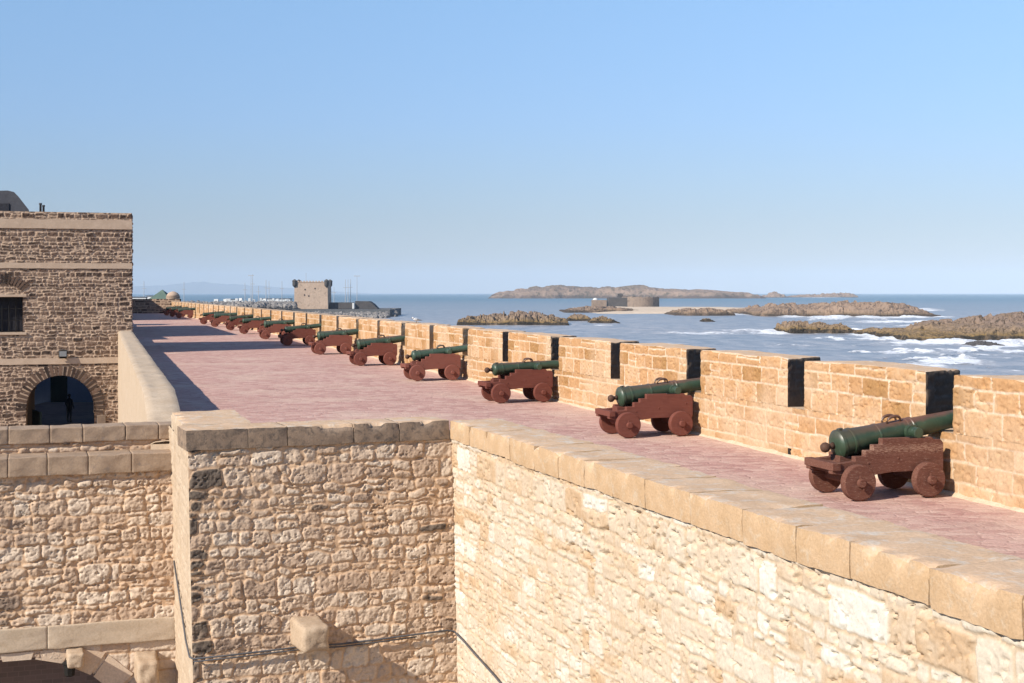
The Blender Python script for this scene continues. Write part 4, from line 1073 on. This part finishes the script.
# ------------------------------------------------------------------ rocks and islands
ROCKFOOT=[]
def rock(name,label,cat,prof,ybase,depth,mat,seed,rough=.45,nx=260,ny=90,foot=.0,group=None,plate=1.0,plat=.5):
    """prof = [(px, py of skyline)]; ybase = pixel row of the water line in front; depth in metres"""
    x0,x1=prof[0][0],prof[-1][0]
    _,D0=wp(512,ybase); Dc=D0+depth*.45
    pxs=np.array([p_[0] for p_ in prof]); tops=np.array([EYE+(293-p_[1])/F*Dc-SEA for p_ in prof])
    X0=(x0-512)/F*Dc; X1=(x1-512)/F*Dc
    xs=np.linspace(X0,X1,nx); ts=np.linspace(-1,1,ny)
    Xg,Tg=np.meshgrid(xs,ts,indexing='ij')
    top=np.interp(512+F*xs/Dc,pxs,tops)[:,None]
    wob=1+.5*(fbm(xs/(depth*.5),xs*0,seed+4,3)[:,None]-.5)
    Y=Dc+Tg*depth*.5*wob
    g=np.clip(1-np.abs(Tg+.1)**3.2,0,1)**.45*np.where(Tg<-.97,0,1)
    W_=X1-X0; rg_=random.Random(seed*13+1); topx=top+0*Xg
    jag=(.86+.28*fbm(Xg/(W_*.03),Y/(depth*.3),seed+6,3))
    hh=topx*g*plat*jag
    n_=int(30+rough*160)
    for q_ in range(n_):
        cx=rg_.uniform(X0,X1); ct=rg_.uniform(-.9,.75); cy=Dc+ct*depth*.5
        H=np.interp(512+F*cx/Dc,pxs,tops)*rg_.uniform(.40,1.02)*(1-.25*abs(ct))
        a_=W_*rg_.uniform(.035,.13)*(1.3 if q_%4==0 else 1); b_=depth*rg_.uniform(.06,.20); an=rg_.uniform(-.35,.35)*min(1,depth/W_*2)
        dx=(Xg-cx); dy=(Y-cy)*(W_*.12/depth if False else 1.0); ca,sa_=math.cos(an),math.sin(an)
        u_=(dx*ca+dy*sa_)/a_; v_=(-dx*sa_+dy*ca)/b_
        e=1-np.maximum(np.abs(u_),np.maximum(v_,-v_*1.0))
        k_=np.clip(e*rg_.uniform(1.3,3.2),0,1)*(1+rg_.uniform(-.28,.28)*np.clip(u_,-1,1)-.12*np.clip(v_,-1,1))
        hh=np.maximum(hh,H*k_*jag*(e>0))
    cr=1-np.abs(2*vnoise(Xg/(W_*.018),Y/(depth*.09),seed+21)-1); cr2=1-np.abs(2*vnoise(Xg/(W_*.05),Y/(depth*.2),seed+22)-1)
    hh=hh*(1-.36*rough*sstep(.72,1,cr)-.5*rough*sstep(.8,1,cr2))
    hh=np.minimum(hh,topx*1.1)
    ends=np.clip(np.minimum(xs-X0,X1-xs)/((X1-X0)*.018),0,1)[:,None]
    Z=SEA-.8+(hh+.8)*ends*np.where(np.abs(Tg)>.985,0,1)
    s=Soup(); s.grid(np.stack([Xg,Y,Z],-1),smooth=False)
    o=s.build(name,mat); tag(o,label,cat,group)
    if foot: ROCKFOOT.append(((X0+X1)/2,Dc,(X1-X0)/2*1.02,depth*.5*1.05,foot))
    return o
gr='sea rocks off the ramparts'
rock('island','long low bare island on the horizon in the middle of the sea','island',
     [(488,297),(500,292),(515,290),(530,288),(545,285.5),(556,284.2),(580,285.5),(610,286),(640,284.2),(655,287),(680,289),(700,289),(720,290.5),(740,292.5),(752,296)],298.4,420,M['island'],3,.15,420,80,plat=.9)
rock('sea_rock','tiny pointed rock on the horizon just right of the long island','rock',[(762,297),(768,294),(774,291.6),(780,293.5),(786,297)],297.6,90,M['rock_far'],5,.3,60,30,group=gr)
rock('sea_rock','thin flat reef on the horizon right of the pointed rock','rock',[(785,297),(800,294.5),(815,294),(832,293),(846,292.6),(855,296)],297.4,90,M['rock_far'],6,.4,80,30,group=gr)
# sand spit and fort
rock('sand_spit','flat pale sand spit between the ruined fort and the rocks','sand spit',[(560,312),(600,308.5),(640,307.5),(690,307.5),(740,307.5),(770,309),(800,311)],313.2,330,M['sand'],9,.0,150,40,plat=.8)
rock('sea_rock','low rocky shelf at the left foot of the ruined fort','rock',[(560,311),(575,307.5),(590,305.8),(610,306.3),(630,308),(646,311)],312.6,110,M['rock_far'],11,.4,120,40,group=gr)
rock('sea_rock','broad brown rock on the sand right of the ruined fort','rock',[(668,315),(676,310),(690,307.5),(705,306.6),(718,308.5),(728,314)],315.6,60,M['rock_far'],12,.45,110,40,group=gr)
rock('sea_rock','long tan reef behind the breaking wave','rock',[(738,312),(755,305.5),(780,303),(800,301.5),(830,302.5),(850,300.5),(868,301.5),(880,306),(898,309)],316.5,160,M['rock_far'],13,.45,220,60,.6,group=gr)
rock('sea_rock','tiny rock alone on the water left of the flat slab','rock',[(701,321),(705,317.5),(709,318),(714,321.5)],321.8,14,M['rock'],14,.4,40,24,group=gr)
rock('sea_rock','long low dark edged rock in front of the fort, left of the smaller lumps','rock',[(458,319.5),(470,315.5),(485,314.5),(500,311.5),(515,311),(535,311.5),(550,313.5),(558,316.5),(568,319.5)],325,46,M['rock'],15,.5,220,60,.3,group=gr)
rock('sea_rock','dark rounded lump beside the long low rock','rock',[(566,320),(572,314.5),(578,312.8),(585,314.5),(592,320)],321,26,M['rock'],16,.5,70,40,group=gr)
rock('sea_rock','dark jagged lump at the right end of the three rocks before the fort','rock',[(588,322),(595,317),(603,315.5),(611,318.5),(619,322.5)],323.3,26,M['rock'],17,.55,80,40,.4,group=gr)
rock('sea_rock','flat topped brown slab rock in open water','rock',[(780,326),(784,321),(800,320.3),(825,321.5),(838,322.5),(845,326),(851,331.5)],333.3,30,M['rock'],18,.4,180,50,.5,group=gr)
rock('sea_rock','large ochre and purple rock at the right edge with a knob on top','rock',[(868,333),(876,329),(900,328),(925,327.5),(936,323),(950,318.5),(970,317.5),(976,314),(985,309),(1000,309.5),(1008,315),(1030,318),(1070,322),(1110,334)],339.5,64,M['rock'],19,.55,520,120,.75,plat=.72,group=gr)
rock('sea_rock','small black rock awash in front of the large ochre rock','rock',[(965,345),(974,341.5),(982,340),(990,342),(1000,345.5)],346,10,M['port_dark'],20,.5,60,30,group=gr)

# fort ruin
def mesh_ring(cx,cy,r,h,z,seg,th,mat,parent,name,a0=0,a1=2*math.pi):
    bm=bmesh.new(); n=seg; rng_=random.Random(5)
    for i in range(n):
        t0=a0+(a1-a0)*i/n; t1=a0+(a1-a0)*(i+1)/n; hh=h*(1-.08*rng_.random())
        v=[]
        for t in (t0,t1):
            for q in (r,r-th): v.append((cx+q*math.cos(t),cy+q*math.sin(t)))
        vs=[bm.verts.new((x,y,z)) for x,y in v]+[bm.verts.new((x,y,z+hh)) for x,y in v]
        for f in ((0,2,6,4),(1,5,7,3),(4,6,7,5),(0,4,5,1),(2,3,7,6)): bm.faces.new([vs[k] for k in f])
    bmesh.ops.recalc_face_normals(bm,faces=bm.faces[:]); return from_bm(name,bm,mat,parent)
Df=1120.; zb=EYE-(307.2-293)/F*Df; mpp=Df/F
fort=empty('ruined_fort',(0,0,0),label='ruined fort with a round stone wall on the sand spit',cat='fort')
cx=(642-512)*mpp; mesh_ring(cx,Df+14,19*mpp,(307.2-296.5)*mpp,zb,40,2,M['fort_stone'],fort,'round_wall')
bm=bmesh.new(); xa,xb=(609-512)*mpp,(630-512)*mpp
bm_box(bm,((xa+xb)/2,Df+14,zb+(307.2-297.5)*mpp/2),(xb-xa,20,(307.2-297.5)*mpp),None,.3); from_bm('dark_wall',bm,M['port_dark'],fort)
bm=bmesh.new(); bm_box(bm,((622-512)*mpp,Df+20,zb+(307.2-293.6)*mpp/2),(5*mpp,6,(307.2-293.6)*mpp),None,.3); from_bm('tower_stump',bm,M['port_dark'],fort)
bm=bmesh.new(); bm_box(bm,((600-512)*mpp,Df+12,zb+(307.2-300)*mpp/2),(15*mpp,10,(307.2-300)*mpp),None,.3); from_bm('low_wall',bm,M['fort_stone'],fort)
bm=bmesh.new(); bm_lathe(bm,[(-3,2.4),(0.5,2.4),(1.8,1.8),(2.4,.5)],14,'Z',Matrix.Translation(((597-512)*mpp,Df+22,zb+(307.2-301)*mpp))); from_bm('white_dome',bm,M['white'],fort,True)

# ------------------------------------------------------------------ harbour
Dp=700.; k=Dp/F
def hz(py,D=Dp): return EYE+(293-py)/F*D
def hx(px,D=Dp): return (px-512)/F*D
tw=empty('port_tower',(hx(311),Dp,0),label='square stone port tower with small corner turrets on the quay',cat='tower')
bm=bmesh.new(); zb=hz(309)
vs=bm_box(bm,(0,7,(zb+hz(282.3))/2),(33*k,14,hz(282.3)-zb))
for v in bm.verts:
    if v.co.z<zb+1: v.co.x*=1.03
from_bm('wall',bm,M['port_stone'],tw)
bm=bmesh.new()
for px in np.arange(298,324,3.0): bm_box(bm,(hx(px)-hx(311),.5,hz(281.6)),(.8,1,hz(280.7)-hz(282.3)))
bm_box(bm,(0,7,hz(282.1)),(33.4*k,14.4,.35)); from_bm('parapet',bm,M['port_stone'],tw)
for px,py in ((294.6,0),(326.5,0),(294.6,14),(326.5,14)):
    bm=bmesh.new(); dx=hx(px)-hx(311)
    bm_lathe(bm,[(hz(287.5),.25),(hz(285.5),1.1),(hz(281.5),1.15),(hz(281.3),1.3),(hz(280.6),1.2),(hz(279.2),.25)],10,'Z',Matrix.Translation((dx,py,0))); from_bm('corner_turret',bm,M['port_dark'],tw)
for px,py in ((304.5,295),(308.8,296),(315,288.5),(305,289.5)):
    bm=bmesh.new(); bm_box(bm,(hx(px)-hx(311),-.05,hz(py)),(.5,.2,.7)); from_bm('window',bm,M['dark'],tw)
bm=bmesh.new(); bm_tube(bm,[(-3.5,7,hz(282)),(-3.5,7,hz(272.5))],.09,6); from_bm('flagpole',bm,M['steel'],tw)
hq=Soup(); hq.box((hx(262),Dp-12,SEA-1),(hx(392)-hx(262),0,0),(0,70,0),(0,0,hz(309.2)-SEA+1)); tag(hq.build('quay',M['quay']),kind='structure')
ld=Soup(); ld.box((-330,Dp-60,SEA-1),(330+hx(262)-.5,0,0),(0,200,0),(0,0,hz(306.5)-SEA+1)); tag(ld.build('harbour_ground',M['quay']),kind='structure')
bm=bmesh.new(); bm_box(bm,((hx(329)+hx(352))/2,Dp+8,(hz(309)+hz(302.5))/2),(hx(352)-hx(329),8,hz(302.5)-hz(309)),None,.1); tag(from_bm('harbour_wall',bm,M['port_dark']),'dark low harbour wall beside the port tower','wall')
bm=bmesh.new(); bm_prism(bm,[(hx(354),hz(309)),(hx(354),hz(301.2)),(hx(368),hz(301.4)),(hx(372),hz(304)),(hx(377),hz(309))],Dp+4,Dp+16); tag(from_bm('harbour_shed',bm,M['port_dark']),'dark sloping ended building at the tip of the quay','shed')
bm=bmesh.new(); bm_box(bm,(hx(352.8),Dp+3,(hz(309)+hz(303))/2),(1.0,2,hz(303)-hz(309)),None,.1); tag(from_bm('white_hut',bm,M['white']),'narrow white hut in front of the quay buildings','hut')
# riprap
def riprap(name,label,x0,x1,y0p,y1p,D0,D1,n,seed,r=(1.0,2.2)):
    rg=random.Random(seed); bm=bmesh.new()
    for i in range(n):
        t=rg.random(); D=D0+(D1-D0)*t; px=rg.uniform(x0,x1); z=EYE+(293-(y0p+(y1p-y0p)*t))/F*D
        rr=rg.uniform(*r); q=bmesh.ops.create_icosphere(bm,subdivisions=1,radius=rr)
        S=Matrix.Translation(((px-512)/F*D,D,z))@Matrix.Rotation(rg.random()*6,4,'Z')@Matrix.Rotation(rg.random()*6,4,'X')
        for v in q['verts']: v.co=S@Vector((v.co.x*rg.uniform(.7,1.2),v.co.y*rg.uniform(.7,1.2),v.co.z*rg.uniform(.55,1)))
    tag(from_bm(name,bm,M['boulder']),label,'boulders',kind='stuff')
riprap('breakwater_boulders','pale boulders heaped along the quay below the port tower',298,388,318,313.5,650,688,520,1,(.7,1.6))
riprap('breakwater_boulders','dark boulders round the far tip of the quay',384,396,316,311,690,715,90,2,(.8,1.8))
riprap('shore_boulders','grey boulders along the harbour shore behind the sea wall',170,295,306.6,303.5,640,760,520,3,(.8,2.0))
# masts, lamps, boats
rg=random.Random(8)
def mast(px,pt,pb,D,r,label,arm=False,name='ship_mast'):
    bm=bmesh.new(); x=hx(px,D); bm_tube(bm,[(x,D,hz(pb,D)),(x,D,hz(pt,D))],[r,r*.6],6)
    if arm: bm_box(bm,(x,D,hz(pt,D)),(3.2,.5,.35))
    else: bm_tube(bm,[(x-1.2,D,hz(pt+(pb-pt)*.35,D)),(x+1.2,D,hz(pt+(pb-pt)*.35,D))],r*.5,5)
    return tag(from_bm(name,bm,M['steel']),label,'lamp post' if arm else 'mast','harbour masts' if not arm else 'harbour lamp posts')
for px,pt,lab in ((144,281,'mast standing above the white sheds at far left'),(184,282,'mast rising behind the watch turret'),(245,283,'short mast left of the harbour cluster'),(252.5,274,'tallest mast of the harbour cluster'),(258.5,286,'dark short mast in the harbour cluster'),(266,280,'left of a pair of thin masts in the harbour'),(269,281,'right of a pair of thin masts in the harbour'),(282,281,'mast nearest the left side of the port tower'),
                 (334,287,'short mast just right of the port tower'),(345.4,279.5,'left of three white masts at the quay'),(348,279.3,'middle of three white masts at the quay'),(350.6,279.1,'right of three white masts at the quay')):
    mast(px,pt,302.5,760+rg.uniform(-20,40),.20,lab)
mast(357,276,302.5,740,.16,'tall lamp post with a flat head at the tip of the quay',True,'lamp_post')
mast(251,275.5,304,800,.16,'tall lamp post with a flat head beside the harbour cluster',True,'lamp_post')
bplaces=[(219,'far left'),(225,''),(231,''),(237,''),(243,''),(249,''),(255,''),(261,''),(267,''),(273,''),(280,''),(287,'')]
names_=['first','second','third','fourth','fifth','sixth','seventh','eighth','ninth','tenth','eleventh','twelfth']
for i,(px,_) in enumerate(bplaces):
    D=780+rg.uniform(-30,40); L=rg.uniform(3,8)*.5; b_=empty('fishing_boat',(hx(px+rg.uniform(-1.5,1.5),D),D,hz(303.6,D)),rg.uniform(-.4,.4),label='white fishing boat, %s from the left in the harbour beside the port tower'%names_[i],cat='boat',group='white boats in the harbour')
    bm=bmesh.new(); h=rg.uniform(.8,1.6)
    ring0=[(-L*.9,-1),( L*.5,-1.1),(L*1.0,0),(L*.5,1.1),(-L*.9,1)]
    lo=[bm.verts.new((x*.85,y*.7,-.3)) for x,y in ring0]; up=[bm.verts.new((x,y,h+(.6 if x>L*.9 else 0))) for x,y in ring0]
    for q in range(5): bm.faces.new((lo[q],lo[(q+1)%5],up[(q+1)%5],up[q]))
    bm.faces.new(up); bm.faces.new(lo[::-1]); bmesh.ops.recalc_face_normals(bm,faces=bm.faces[:])
    from_bm('hull',bm,M['white'] if i%3 else M['hull'],b_)
    bm=bmesh.new(); bm_box(bm,(-L*.2,0,h+.8),(L*.7,1.4,1.6),None,.1); from_bm('cabin',bm,M['white'],b_)
# white sheds and roof at the far left
for px0,px1,pt,lab in ((128,146,297.2,'long low white shed at the far left of the harbour'),(147,155,296,'small white shed left of the green roof'),(228,238,299.5,'small white harbour shed behind the boats at left'),(262,290,298.8,'long white harbour shed behind the boats near the tower')):
    D=640 if px0<200 else 850; s_=empty('harbour_shed',(hx((px0+px1)/2,D),D,0),label=lab,cat='shed',group='white harbour sheds')
    bm=bmesh.new(); bm_box(bm,(0,4,(hz(pt,D)+hz(304,D))/2),(hx(px1,D)-hx(px0,D),8,hz(pt,D)-hz(304,D))); from_bm('wall',bm,M['white'],s_)
    bm=bmesh.new(); bm_box(bm,(0,4,hz(pt,D)+.1),(hx(px1,D)-hx(px0,D)+.8,8.8,.25)); from_bm('roof',bm,M['quay'],s_)
D=260; gr_=empty('green_roof_house',(hx(159,D),D,0),label='house with a pointed grey green roof beyond the end wall',cat='house')
bm=bmesh.new(); bm_box(bm,(0,2.5,(hz(299,D)-6)/2-2),(3.4,5,hz(299,D)+6+2)); from_bm('wall',bm,M['port_stone'],gr_)
bm=bmesh.new(); c=[bm.verts.new(q) for q in ((-2.0,-.2,hz(299.5,D)),(2.0,-.2,hz(299.5,D)),(2.0,5.2,hz(299.5,D)),(-2.0,5.2,hz(299.5,D)))]; ap=bm.verts.new((0,2.5,hz(289.5,D)))
for i in range(4): bm.faces.new((c[i],c[(i+1)%4],ap))
bm.faces.new(c[::-1]); from_bm('roof',bm,M['green_roof'],gr_)
# hills across the bay
def hills():
    D=25000.; px=np.linspace(60,372,200); n=len(px)
    h=np.interp(px,[60,120,165,190,205,225,260,300,330,372],[6,7,8.5,11,12,9,8,5.5,3,0])
    h=h*(.85+.3*fbm(px/14,px*0,4,4))
    P=np.zeros((n,5,3))
    for j,(dd,f_) in enumerate(((-1500,0),(-700,.6),(0,1),(800,.7),(1800,0))):
        P[:,j,0]=(px-512)/F*D; P[:,j,1]=D+dd; P[:,j,2]=SEA-1+f_*h*(D/F)
    s=Soup(); s.grid(P); tag(s.build('hills',M['hill']),kind='structure')
hills()
sea()
# shore strip below the walls so the water never shows through under the walk
s=Soup(); s.box((-90,4,SEA-1.5),(60,0,0),(0,600,0),(0,0,1.0)); tag(s.build('shore_ground',M['rock_far']),kind='structure')

# ------------------------------------------------------------------ sea air
HAZE=6.2e-5
bm=bmesh.new(); bm_box(bm,(0,14000,(SEA-3+420)/2),(64000,31000,420-SEA+3))
hm=bpy.data.materials.new('haze'); hm.use_nodes=True; ht=hm.node_tree; ht.nodes.clear()
ho=ht.nodes.new('ShaderNodeOutputMaterial'); hv=ht.nodes.new('ShaderNodeVolumePrincipled'); hv.inputs['Density'].default_value=HAZE; hv.inputs['Color'].default_value=(.60,.72,.86,1); hv.inputs['Anisotropy'].default_value=-.3
ht.links.new(hv.outputs[0],ho.inputs['Volume'])
tag(from_bm('haze',bm,hm),kind='stuff')
